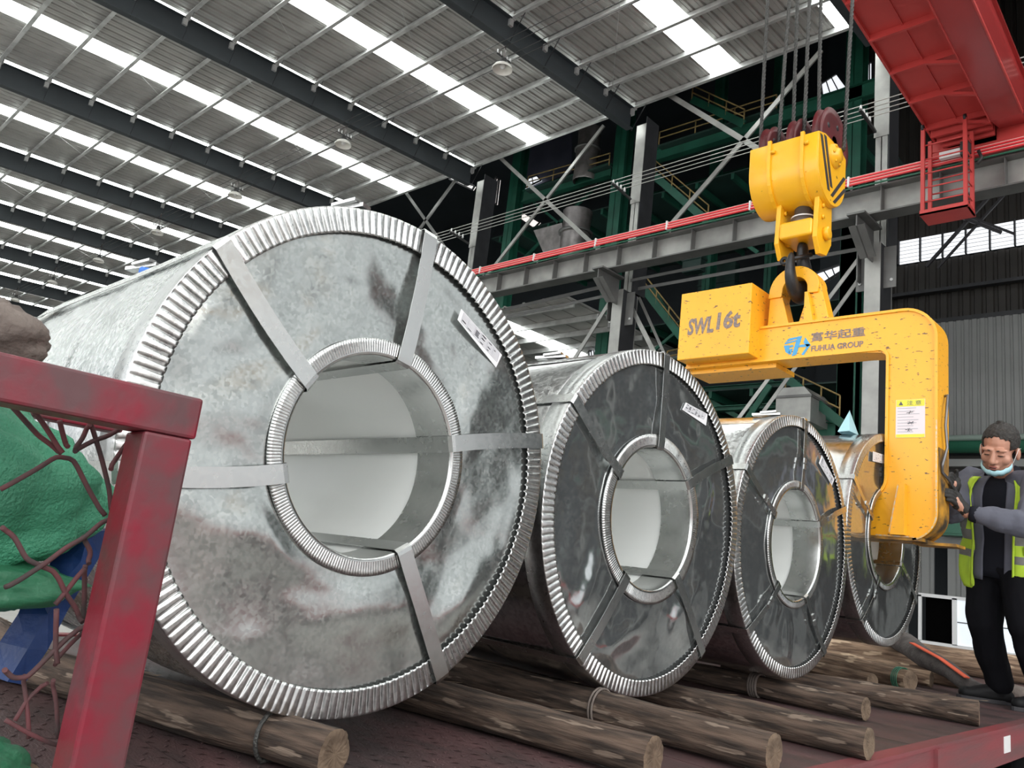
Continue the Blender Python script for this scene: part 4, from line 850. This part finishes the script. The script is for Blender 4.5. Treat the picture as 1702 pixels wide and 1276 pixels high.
def log(end,dirn,L,r,label,mat='bark',seed=0,bend=0,taper=.08,sag=0,z2=None,wind=None,group='timber logs under the coils'):
    d=Vector((dirn[0],dirn[1],0)).normalized(); e=Vector(end); n=40; m=max(14,int(L/.035)); vs=[];fs=[]
    side=Vector((-d.y,d.x,0)); up=Vector((0,0,1))
    for i in range(m+1):
        f=i/m; c=e-d*(L*f)+side*bend*math.sin(PI*f)
        if z2 is not None: c.z=end[2]+(z2-end[2])*f
        rr=r*(1+taper*(f-.3)+.05*noise.noise((f*L*3+seed,seed,0)))
        for k in range(n):
            a=2*PI*k/n; u=math.cos(a);v=math.sin(a)
            q=rr*(1+.10*noise.noise((f*L*2.2+seed*3,u*1.4,v*1.4))+.05*noise.noise((f*L*7+seed,u*4,v*4))+.055*noise.noise((f*L*2.2,u*9+seed,v*9))-.05*max(0,noise.noise((f*L*1.2+seed,u*14,v*14))-.15)+.02*noise.noise((f*L*26+seed,u*8,v*8)))
            p=c+side*(q*u)+up*(q*v)
            if p.z<.001 and z2 is None: p.z=.001
            vs.append(p)
    for i in range(m):
        for k in range(n): fs.append((i*n+k,i*n+(k+1)%n,(i+1)*n+(k+1)%n,(i+1)*n+k))
    t=thing('timber_log',(e.x,e.y,max(0,e.z-r)),label,'log',group)
    # local frame so the grain runs along the log
    ang=math.atan2(d.y,d.x)
    me_b=MB().add(vs,fs,True)
    def loc(mb,nm,mat_):
        o=obj(nm,mb,mat_,t); Rm=Matrix.Rotation(-ang,4,'Z'); o.data.transform(Rm); o.rotation_euler=(0,0,ang); return o
    loc(me_b,'bark',M[mat])
    c0=sum((Vector(v) for v in vs[:n]),Vector())/n; cv=[c0+d*.003]; cf=[]
    for q in (.45,.8,1.0): cv+=[c0+(Vector(v)-c0)*q+d*(.003 if q<1 else 0)+d*(.002*noise.noise((i*.9,q*5,seed))) for i,v in enumerate(vs[:n])]
    cf+=[(0,1+k,1+(k+1)%n) for k in range(n)]
    for b in range(2): cf+=[(1+b*n+k,1+b*n+(k+1)%n,1+(b+1)*n+(k+1)%n,1+(b+1)*n+k) for k in range(n)]
    loc(MB().add(cv,cf),'sawn_end',M['cut'])
    c1=sum((Vector(v) for v in vs[-n:]),Vector())/n; loc(MB().add([c1]+vs[-n:],[(0,1+(k+1)%n,1+k) for k in range(n)]),'sawn_end',M['cut'])
    # loose splinters of bark
    sp_=MB()
    for q in range(10):
        f=random.uniform(.02,.6); i=int(f*m); k=random.randint(1,10); p=Vector(vs[i*n+k]); nn=(p-(e-d*(L*f))).normalized(); l=random.uniform(.02,.06)
        sp_.add([p-d*l,p+d*l*.6+nn*.004,p+d*l+nn*.009,p+side*.008+nn*.003],[(0,1,3),(1,2,3)])
    loc(sp_,'bark_splinters',M['cut'])['kind']='stuff'
    if wind:
        for (f,nt,mt,rw) in wind:
            c=e-d*(L*f); pts=[]
            if z2 is not None: c.z=end[2]+(z2-end[2])*f
            for i in range(nt*20+1):
                a=2*PI*i/20; q=r*1.07+rw*.6
                pts.append(c+d*(.012*i/20-.01)+side*(q*math.cos(a))+up*(q*math.sin(a)))
            for p in pts: p.z=max(p.z,rw)
            obj('rope_winding' if mt!='rope' else 'wire_loop',MB().tube(pts,rw,6),M[mt],t)
    return t
log((-1.43,1.055,.050),(.97,.25),1.25,.049,'thick dark log under the nearest coil, wire loop round it',seed=1,wind=[(.13,1,'rope',.005)])
log((-1.14,1.78,.052),(.995,.10),1.45,.051,'log with pale split bark, second from the nearest sawn end',seed=2)
log((-1.03,2.19,.055),(1,.03),1.9,.054,'log with one binding, right of the split one, sawn end at the deck edge',seed=3,wind=[(.30,2,'burlap',.004)])
log((-.985,2.75,.05),(1,0),1.9,.050,'log with large torn bark and round sawn end on the deck edge',seed=4)
log((-1.31,3.615,.049),(1,-.05),1.7,.048,'log under the third coil, wound with brown rope',seed=5,wind=[(.30,4,'burlap',.006)])
log((-1.05,4.25,.056),(.95,.24),1.15,.052,'long bent log with whitish patches, sticking out farthest right',seed=6,bend=.05,taper=-.1)
log((-1.65,5.24,.066),(.92,-.40),.95,.060,'short log wound with green wire near the end',seed=7,mat='barklight',wind=[(.08,4,'pipegreen',.003)])
log((-1.80,5.06,.043),(.9,-.4),.8,.042,'thin log just left of the wire-wound log',seed=8,mat='barklight')
log((-1.70,5.80,.054),(1,.03),1.3,.05,'short log end between the wound log and the round one',seed=9,mat='barklight')
log((-1.60,6.15,.052),(.95,-.2),1.4,.05,'round log behind the wound log, sawn end right',seed=10,mat='barklight')
log((-1.02,7.9,.105),(.95,.31),3.2,.105,'long pale log lying across behind the worker',seed=11,mat='barklight')
log((-2.0,6.82,.09),(.95,.31),2.0,.09,'long pale log below the hanging coil',seed=12,mat='barklight')
log((-2.50,.755,.065),(1,-.04),.7,.063,'sawn log end at the far left under the green sack',seed=13)
log((-1.35,.44,.055),(1,.3),1.2,.052,'log behind the rope net, lower left',seed=14)
log((-1.22,.30,.05),(1,.2),.9,.048,'dark log at the bottom left corner behind the net',seed=15)
log((-1.38,.36,.16),(1,.15),.6,.052,'log stacked upon the lower ones behind the net',seed=16,z2=.16)
# grey webbing sling with orange edge
sl=thing('lifting_sling',(-1.9,6.3,.05),'dirty grey webbing sling with orange stripe lying over logs by the worker','sling')
pts=[(-2.75,7.6,.24),(-2.35,6.95,.25),(-2.05,6.45,.22),(-1.85,6.12,.17),(-1.62,5.86,.13),(-1.45,5.70,.055),(-1.36,5.64,.045)]
sm=MB(); 
sm.tube(pts,[.03,.075,.08,.07,.055,.05,.04],10); obj('webbing',sm,M['sling'],sl)
obj('orange_edge',MB().bar((-1.92,6.12,.25),(-1.66,5.84,.19),.035,.006).bar((-1.66,5.84,.19),(-1.46,5.66,.11),.035,.006),M['orange'],sl)
rg=MB().ring([(-.05,.001),(-.04,.07),(0,.1),(.04,.07),(.05,.001)],14,2,(-1.28,5.95,.05))
tag(obj('grey_rag',rg,M['burlap'],base=(-1.28,5.95,0)),'grey crumpled rag on the deck behind the worker shoe','rag')

# rack of the truck side, with net
rk=thing('truck_side_rack',(-1.0,.4,0),'dark red steel side rack in the left foreground','rack')
o=obj('rack_post',MB().box(-1.03,-.972,.372,.432,.002,.5715),M['rackred'],rk); bevel(o,.004)
o=obj('top_rail',MB().box(-1.03,-.972,-.5,.436,.572,.624),M['rackred'],rk); bevel(o,.004)
for y in (-.45,): obj('rack_post',MB().box(-1.03,-.972,y-.03,y+.03,.002,.572),M['rackred'],rk)
o=obj('rear_rail',MB().box(-1.53,-1.48,-.3,.53,.612,.652),M['rackred'],rk); bevel(o,.004)
obj('rear_post',MB().box(-1.53,-1.48,-.3,-.25,.002,.612),M['rackred'],rk)
obj('cross_tie',MB().box(-1.5,-1.0,-.3,-.26,.60,.62),M['rackred'],rk)
nt_=thing('rope_net',(-1.075,.3,.2),'dark red cord net laced over the green sack','net')
for i,P in enumerate(NET):
    Q=[]
    P=[Vector(p)+Vector((.01*(i%3),0,0)) for p in P]
    for j in range(len(P)-1):
        for q in range(4): Q.append(P[j].lerp(P[j+1],q/4))
    Q.append(P[-1])
    Q=[p if j in(0,len(Q)-1) else (Q[j-1]+p*2+Q[j+1])/4+Vector((.012*noise.noise(p*9),0,0)) for j,p in enumerate(Q)]
    obj('net_cord',MB().tube(Q,.0031 if i<15 else .0026,7),M['netred'],nt_)
def blob(name,c,rad,mat,label,cat,seed,amp=.18,fr=5,n=(40,30),fold=.03,shape=None):
    vs=[];fs=[]; nu,nv=n
    for j in range(nv+1):
        th=PI*j/nv
        for i in range(nu):
            ph=2*PI*i/nu; x,y,z=math.sin(th)*math.cos(ph),math.sin(th)*math.sin(ph),math.cos(th)
            k=1+amp*noise.noise((x*1.6+seed,y*1.6,z*1.6))+fold*noise.noise((x*fr+seed,y*fr,z*fr*.35))+fold*.5*noise.noise((x*fr*2,y*fr*2+seed,z*fr))
            p=(x*k,y*k,z*k)
            if shape: p=shape(*p)
            vs.append((c[0]+rad[0]*p[0],c[1]+rad[1]*p[1],c[2]+rad[2]*p[2]))
    for j in range(nv):
        for i in range(nu): fs.append((j*nu+i,j*nu+(i+1)%nu,(j+1)*nu+(i+1)%nu,(j+1)*nu+i))
    o=obj(name,MB().add(vs,fs,True),M[mat],base=(c[0],c[1],c[2]-rad[2])); return tag(o,label,cat)
sgn=lambda v,p:math.copysign(abs(v)**p,v)
blob('green_sack',(-1.26,.20,.485),(.12,.245,.13),'sack','bulging green woven sack behind the red rack and net','sack',4,.16,5,(72,54),.10,shape=lambda x,y,z:(sgn(x,.8),sgn(y,.85)*(1 if y<0 else 1-.12*z),z*(1-.25*max(0,y))))
blob('green_sack',(-1.22,.27,.365),(.10,.155,.035),'sackdark','flat dark green sack squeezed under the bulging sack','sack',9,.2,6,(48,30),.12)
blob('green_sack',(-1.16,.31,.10),(.07,.10,.09),'sackdark','dark green sack in the bottom left corner','sack',14,.2,6,(48,30),.12)
blob('cloth_bundle',(-1.13,.215,.665),(.05,.075,.045),'burlap','grey-brown cloth bundle lying on the red rack rail, far left','cloth',19,.2,7,(40,30),.14)
bp=[((-1.29,.405,.43),(-1.25,.455,.45)),((-1.27,.405,.39),(-1.26,.45,.41)),((-1.30,.395,.36),(-1.25,.432,.37)),((-1.27,.38,.32),(-1.27,.425,.33)),((-1.29,.372,.28),(-1.25,.405,.28)),((-1.28,.36,.24),(-1.26,.39,.235))]
bt=MB().add([p for q in bp for p in (q[0],tuple((a+b)/2+c for a,b,c in zip(q[0],q[1],(.02,0,0))),q[1])],[(3*i+j,3*i+j+1,3*i+j+4,3*i+j+3) for i in range(5) for j in range(2)])
o=obj('blue_tarpaulin',bt,M['blue'],base=(-1.28,.38,.25)); tag(o,'dark blue tarpaulin strip hanging beside the green sack','tarpaulin'); m=o.modifiers.new('t','SOLIDIFY'); m.thickness=.012
# ---------------------------------------------------------------- the worker
def cap(mb,a,b,ra,rb,n=14):
    a=Vector(a);b=Vector(b);d=(b-a); l=d.length; d=d/l if l else Vector((0,0,1)); P=[];Q=[]
    for i in range(6):
        t=PI/2*i/5; P.append(a-d*ra*math.cos(t)); Q.append(max(.0008,ra*math.sin(t)))
    for i in range(6):
        t=PI/2*i/5; P.append(b+d*rb*math.sin(t)); Q.append(max(.0008,rb*math.cos(t)))
    return mb.tube(P,Q,n)
def ell(mb,c,r,ax=None,n=18):
    vs=[];fs=[]; m=n//2+2; c=Vector(c)
    A=ax or (Vector((1,0,0)),Vector((0,1,0)),Vector((0,0,1)))
    for j in range(m+1):
        th=PI*j/m
        for i in range(n):
            ph=2*PI*i/n; vs.append(c+A[0]*r[0]*max(.004,math.sin(th))*math.cos(ph)+A[1]*r[1]*max(.004,math.sin(th))*math.sin(ph)+A[2]*r[2]*math.cos(th))
    for j in range(m):
        for i in range(n): fs.append((j*n+i,j*n+(i+1)%n,(j+1)*n+(i+1)%n,(j+1)*n+i))
    fs+=[tuple(range(n)),tuple(range(m*n+n-1,m*n-1,-1))]
    return mb.add(vs,fs,True)
def remesh(name,mb,mat,parent,vox,smooth=4,base=None,wr=0,ws=30):
    o=obj(name,mb,mat,parent,base=base)
    r=o.modifiers.new('r','REMESH'); r.mode='VOXEL'; r.voxel_size=vox; r.use_smooth_shade=True
    s_=o.modifiers.new('s','SMOOTH'); s_.iterations=smooth; s_.factor=.5
    bpy.context.view_layer.update()
    me=bpy.data.meshes.new_from_object(o.evaluated_get(bpy.context.evaluated_depsgraph_get()))
    o.modifiers.clear(); o.data=me
    if wr:
        for v in me.vertices:
            n_=v.normal; p=v.co; v.co=p+n_*wr*(noise.noise((p.x*ws,p.y*ws,p.z*ws*.45))+.5*noise.noise((p.x*ws*2.2,p.y*ws*2.2,p.z*ws)))
    for p in me.polygons: p.use_smooth=True
    me.materials.clear(); me.materials.append(mat); return o
V=Vector
hipR,hipL=V((-1.325,5.53,.77)),V((-1.135,5.46,.77))
knR,anR,toR=V((-1.315,5.47,.43)),V((-1.272,5.58,.09)),V((-1.43,5.50,.035))
knL,anL,toL=V((-1.085,5.36,.45)),V((-1.035,5.50,.09)),V((-1.13,5.36,.035))
pel,che,nkb=V((-1.23,5.51,.80)),V((-1.215,5.45,1.10)),V((-1.195,5.41,1.335))
shR,elR,wrR=V((-1.375,5.48,1.285)),V((-1.43,5.26,1.07)),V((-1.372,5.045,1.145))
shL,elL,wrL=V((-.985,5.27,1.24)),V((-.97,5.0,.975)),V((-1.262,4.935,1.025))
hd=V((-1.163,5.20,1.425))
Fw=V((-.10,-.88,-.45)).normalized(); Up=V((.14,-.34,.92)); Up=(Up-Fw*Up.dot(Fw)).normalized(); Rt=Fw.cross(Up)  # Rt: his right
k_=1.14
def H(x,y,z): return hd+(Rt*x+Fw*y+Up*z)*k_
AX=(Rt,Fw,Up)
def E(mb,c,r): return ell(mb,H(*c),tuple(q*k_ for q in r),AX)
b=MB()
cap(b,pel,che,.125,.135); cap(b,che,nkb-V((0,0,.09)),.125,.075); cap(b,shR-V((0,0,.02)),shL-V((0,0,.02)),.045,.045); cap(b,hipR,hipL,.10,.10)
cap(b,nkb-V((0,0,.06)),H(0,-.03,-.06),.058,.056)
for s_,e_,w_ in ((shR,elR,wrR),(shL,elL,wrL)): cap(b,s_,e_,.056,.044); cap(b,e_,w_,.043,.029)
for h_,kn,an,to in ((hipR,knR,anR,toR),(hipL,knL,anL,toL)): cap(b,h_,kn,.09,.06); cap(b,kn,an,.058,.04); cap(b,an-V((0,0,.03)),to,.034,.026)
for w_,hn in ((wrR,V((-1.345,4.945,1.185))),(wrL,V((-1.318,4.885,1.085)))): cap(b,w_,hn,.027,.03)
E(b,(0,-.015,.045),(.076,.098,.085)); E(b,(0,.03,-.02),(.062,.066,.085)); E(b,(0,.030,-.080),(.053,.052,.042)); E(b,(0,.068,-.100),(.024,.022,.018))
for q in (-1,1): E(b,(q*.040,.058,-.028),(.027,.026,.028)); E(b,(q*.030,.083,.026),(.030,.014,.011)); E(b,(q*.082,-.002,-.012),(.011,.020,.034)); E(b,(q*.013,.099,-.036),(.010,.011,.009)); E(b,(q*.030,.079,.002),(.019,.013,.011)); E(b,(q*.045,.03,-.07),(.02,.035,.03))
cap(b,H(0,.086,.018),H(0,.113,-.030),.0095*k_,.0145*k_); E(b,(0,.088,-.066),(.026,.014,.017))
body=remesh('person',b,M['skin'],None,.0052,2,base=(-1.2,5.45,0))
tag(body,'worker in a yellow-green safety vest leaning to steady the lifting hook with gloved hands','person')
P_=body
# face details
m_=MB(); E(m_,(0,.1005,-.060),(.021,.0065,.0048)); E(m_,(0,.100,-.0705),(.018,.007,.0055)); obj('lips',m_,M['lips'],P_)
m_=MB(); E(m_,(0,.1025,-.0652),(.0155,.0042,.0026)); obj('mouth',m_,M['eye'],P_)
for q in (-1,1):
    m_=MB(); E(m_,(q*.030,.0905,-.0015),(.0135,.0045,.0024)); obj('eye',m_,M['eye'],P_)
    m_=MB(); cap(m_,H(q*.017,.0965,.0235),H(q*.046,.088,.029),.0036,.0024,8); obj('eyebrow',m_,M['hair'],P_)
    m_=MB(); E(m_,(q*.0075,.1085,-.043),(.0035,.004,.0022)); obj('nostril',m_,M['eye'],P_)
# hair cap
hm=MB(); ell(hm,H(0,-.018,.045),(.082*k_,.103*k_,.093*k_),AX,110)
keep=[];
for f in hm.f:
    c=sum((V(hm.v[i]) for i in f),V())/len(f)-hd; x,y,z=c.dot(Rt)/k_,c.dot(Fw)/k_,c.dot(Up)/k_
    hl=.092-.35*abs(x) if y>.03 else (.092-.35*abs(x))+(y-.03)*2.0
    hl=max(hl,-.055)+.006*noise.noise((x*90,y*90,z*20))
    if abs(x)>.055 and y>.0 and y<.045: hl=min(hl,.015)
    keep.append(z>hl)
hm.f=[f for f,k in zip(hm.f,keep) if k]; hm.sm=[True]*len(hm.f)
ho=obj('hair',hm,M['hair'],P_)
for v in ho.data.vertices: v.co+=v.normal*(.004*noise.noise(v.co*60)+.003*noise.noise(v.co*150))
md=ho.modifiers.new('s','SOLIDIFY'); md.thickness=.012; md.offset=-1
# mask under the chin
mk=MB(); n=16; vs=[]
for j,(z,out) in enumerate(((-.078,.010),(-.095,.014),(-.112,.006))):
    for i in range(n+1):
        a=R(-78+156*i/n); rx_,ry_=.064+out*.7,.074+out
        vs.append(H(rx_*math.sin(a),.026+ry_*math.cos(a)*(1 if j<2 else .86),z+.016*(1-math.cos(a))*2.0+(.004 if i%3==0 else 0)))
mk.add(vs,[(j*(n+1)+i,j*(n+1)+i+1,(j+1)*(n+1)+i+1,(j+1)*(n+1)+i) for j in range(2) for i in range(n)],True)
mo=obj('chin_mask',mk,M['mask'],P_); md=mo.modifiers.new('s','SOLIDIFY'); md.thickness=.003
for q in (-1,1): obj('mask_loop',MB().tube([H(q*.068,.045,-.058),H(q*.076,.03,-.03),H(q*.086,.008,.018),H(q*.09,-.015,.015)],.0014,5),M['white'],P_)
# trousers, jacket
t_=MB(); cap(t_,pel-V((0,0,.0)),pel+V((0,0,.08)),.135,.13); cap(t_,hipR,hipL,.118,.118)
for h_,kn,an in ((hipR,knR,anR),(hipL,knL,anL)): cap(t_,h_,kn,.118,.092); cap(t_,kn,an+V((0,0,.03)),.092,.074)
remesh('trousers',t_,M['trousers'],P_,.010,3,wr=.012,ws=11)
lat=V((math.cos(R(14)),-math.sin(R(14)),0)); tu=(nkb-pel).normalized(); fr=-(lat.cross(tu)).normalized()
if fr.y>0: fr=-fr
lat=tu.cross(fr).normalized()
if lat.x<0: lat=-lat
SEC=[(-.10,.195,.145),(0,.196,.145),(.12,.190,.138),(.24,.205,.148),(.33,.225,.150),(.39,.218,.134),(.43,.172,.108),(.455,.09,.075)]
def sec(t):
    for a,b_ in zip(SEC,SEC[1:]):
        if a[0]<=t<=b_[0]:
            f=(t-a[0])/(b_[0]-a[0]); return a[1]+(b_[1]-a[1])*f,a[2]+(b_[2]-a[2])*f
    return SEC[-1][1:] if t>0 else SEC[0][1:]
def TP(t,a,k,add=0):
    rx_,ry_=sec(t); rx_=rx_*k+add; ry_=ry_*k+add
    c,s2=math.cos(a),math.sin(a); e=.8
    return pel+V((.025,0,0))+tu*(t*TL)+fr*(ry_*sgn(c,e))+lat*(rx_*sgn(s2,e))
TL=(nkb-pel).length/.47
j_=MB(); ts=[-.06,0,.06,.12,.18,.24,.3,.35,.39,.42,.44,.455]
vs=[TP(t,2*PI*i/28,.97) for t in ts for i in range(28)]
j_.add(vs,[(a*28+i,a*28+(i+1)%28,(a+1)*28+(i+1)%28,(a+1)*28+i) for a in range(len(ts)-1) for i in range(28)]+[tuple(range(28)),tuple(range(len(ts)*28-1,(len(ts)-1)*28-1,-1))])
for s_,e_,w_ in ((shR,elR,wrR),(shL,elL,wrL)): cap(j_,s_,e_,.088,.078); cap(j_,e_,e_.lerp(w_,.85),.078,.050)
cap(j_,nkb-V((0,0,.10)),nkb-V((0,0,.01)),.10,.075); cap(j_,shR.lerp(nkb,.1),nkb-V((0,0,.06)),.075,.06); cap(j_,shL.lerp(nkb,.1),nkb-V((0,0,.06)),.075,.06)
remesh('jacket',j_,M['jacket'],P_,.0085,2,wr=.012,ws=13)
for e_,w_ in ((elR,wrR),(elL,wrL)):
    c=MB(); d=(w_-e_).normalized(); c.tube([w_-d*.045,w_-d*.02,w_-d*.005],[.048,.044,.038],16); obj('cuff',c,M['shirt'],P_)
def patch(name,mat,k,a0,a1,t0,t1,na,nt,add=.0,skip=None,mats=None,mf=None,thick=.006,wr=.0):
    m=MB(); vs=[];fs=[];fm=[]
    for j in range(nt+1):
        for i in range(na+1):
            a=R(a0+(a1-a0)*i/na); t=t0+(t1-t0)*j/nt; p=TP(t,a,k,add)
            vs.append(p+fr*0+(p-pel-tu*(t*TL)).normalized()*wr*noise.noise((p.x*14,p.y*14,p.z*7)))
    for j in range(nt):
        for i in range(na):
            a=a0+(a1-a0)*(i+.5)/na; t=t0+(t1-t0)*(j+.5)/nt
            if skip and skip(a,t): continue
            fs.append((j*(na+1)+i,j*(na+1)+i+1,(j+1)*(na+1)+i+1,(j+1)*(na+1)+i)); fm.append(mf(a,t) if mf else 0)
    m.add(vs,fs,True); o=obj(name,m,mat,P_,mats=mats,fm=fm); md=o.modifiers.new('s','SOLIDIFY'); md.thickness=thick; md.offset=0; return o
patch('shirt',M['shirt'],1.0,-15,15,-.06,.45,10,14,.004)
for a,b_ in ((12,30),(330,348)): patch('jacket_front',M['jacket'],1.02,a,b_,-.08,.44,6,20,.010,thick=.006,wr=.012)
# collar
obj('jacket_collar',MB().tube([nkb+fr*.075+tu*-.03+lat*-.05,nkb+lat*-.08+tu*.015,nkb-fr*.06+tu*.03,nkb+lat*.08+tu*.015,nkb+fr*.075+tu*-.03+lat*.05],.02,8),M['shirt'],P_)
# vest: two fronts and the back in one garment, arm holes left open
def skip(a,t):
    aa=abs(((a+180)%360)-180)
    if t>.25 and abs(aa-90)<24+ (t-.25)*60: return True
    return False
def mf(a,t):
    aa=abs(((a+180)%360)-180)
    if t>.17:
        if 24<aa<38: return 0
        if 38<=aa<58: return 1
        if 58<=aa<66: return 0
        return 1 if aa>150 or aa<24 else (1 if (aa<110) else 0)
    if .02<t<.065 : return 1
    if .12<t<.17: return 1
    return 0
patch('safety_vest',None,1.06,24,336,-.13,.435,76,44,.022,skip,[M['vest'],M['vestgrey']],mf,.005,.030)
for a in (24,336): patch('vest_edge',M['vest'],1.07,a-1.5,a+1.5,-.12,.43,2,20,.026)
patch('vest_pocket',M['vest'],1.08,38,72,.07,.115,8,4,.026)
# gloves: palm, four fingers and thumb each
def glove(wr_,palm,kn,fd,sp_,curl,th):
    m=MB(); cap(m,wr_.lerp(palm,.15),palm,.033,.035); cap(m,palm-sp_*.025,palm+sp_*.022,.028,.028)
    for i,(l,o_) in enumerate(((.066,-1.5),(.076,-.5),(.072,.5),(.056,1.5))):
        b0=kn+sp_*(.0195*o_); d1=fd; b1=b0+d1*l*.45; d2=(fd+curl*.8).normalized(); b2=b1+d2*l*.33; d3=(fd+curl*1.9).normalized(); b3=b2+d3*l*.26
        cap(m,palm+sp_*(.014*o_),b0,.015,.0128); cap(m,b0,b1,.0128,.0115); cap(m,b1,b2,.0115,.0105); cap(m,b2,b3,.0105,.009)
    b0=palm-sp_*.03; b1=b0+th*.035; cap(m,palm-sp_*.012,b0,.018,.016); cap(m,b0,b1,.0145,.013); cap(m,b1,b1+(th+fd*.6).normalized()*.028,.0125,.010)
    return remesh('glove',m,M['glove'],P_,.0038,1,wr=.002,ws=40)
pl=V((-1.308,4.905,1.083)); fd=V((-.10,-.93,.28)).normalized(); glove(wrL,pl,pl+fd*.04,fd,V((.1,-.25,-.95)).normalized(),V((-.55,.0,-.1)),V((-.2,-.45,.85)).normalized())
pr=V((-1.338,4.965,1.185)); fd=V((.0,-.85,.35)).normalized(); glove(wrR,pr,pr+fd*.035,fd,V((-.1,-.35,-.93)).normalized(),V((-.2,-.1,-.5)),V((.3,-.5,.8)).normalized())
obj('watch_wrist',MB().tube([wrL.lerp(pl,-.15),wrL.lerp(pl,.3)],[.0325,.031],14),M['skin'],P_)
# shoes
for an,to in ((anR,toR),(anL,toL)):
    m=MB(); d=(to-an); d.z=0; d.normalize(); hl=V((an.x,an.y,.045))-d*.035
    cap(m,hl,V((to.x,to.y,.038)),.044,.036); cap(m,V((an.x,an.y,.07)),V((an.x,an.y,.10)),.05,.05); cap(m,hl+d*.05+V((0,0,.025)),V((to.x,to.y,.042))-d*.03,.045,.034)
    m.v=[(x,y,max(z,.012)) for x,y,z in m.v]
    so=remesh('shoe',m,M['shoe'],P_,.006,2)
    sl_=MB(); sd=V((-d.y,d.x,0)); pts=[]
    for i in range(24):
        a=2*PI*i/24; q=hl.lerp(V((to.x,to.y,0)),.5); L_=(to-hl).length*.5+.045; pts.append((q.x+d.x*L_*math.cos(a)+sd.x*.046*math.sin(a),q.y+d.y*L_*math.cos(a)+sd.y*.046*math.sin(a)))
    obj('shoe_sole',MB().prism(pts,2,.001,.022),M['black'],so)
# ---------------------------------------------------------------- unseen props added off camera to give the zinc something to reflect
t=thing('reflection_prop_trailer',(6.5,4,FZ),'red trailer-shaped prop added off camera for the zinc to reflect','trailer')
obj('trailer_prop_deck',MB().box(5.6,7.9,-3,9.5,-.25,0),M['redcrane'],t)
for y in (-2,1.5,5,8.5):
    obj('wheel',MB().ring([(-.13,.2),(-.14,.45),(.14,.45),(.13,.2)],20,0,(5.9,y,-.78)),M['black'],t)
    obj('stake',MB().box(5.62,5.7,y-.04,y+.04,0,.8),M['redcrane'],t)
t=thing('reflection_prop_frame',(9.5,11,FZ),'green frame prop added off camera for the zinc to reflect','frame')
for y in (4.5,8.5,12.5):
    obj('frame_prop_post',MB().box(9.4,9.65,y-.12,y+.12,FZ,5.5),M['green'],t)
for z in (1.2,3.4,5.3): obj('frame_prop_beam',MB().box(9.4,9.6,4.4,12.7,z,z+.25),M['green'],t)
t=thing('reflection_prop_gantry',(8.5,2.4,FZ),'yellow gantry-shaped prop added off camera for the zinc to reflect','post')
obj('gantry_prop_post',MB().box(8.4,8.7,2.2,2.5,FZ,4.2).box(8.3,8.8,-3,6,4.2,4.5),M['yellow2'],t)
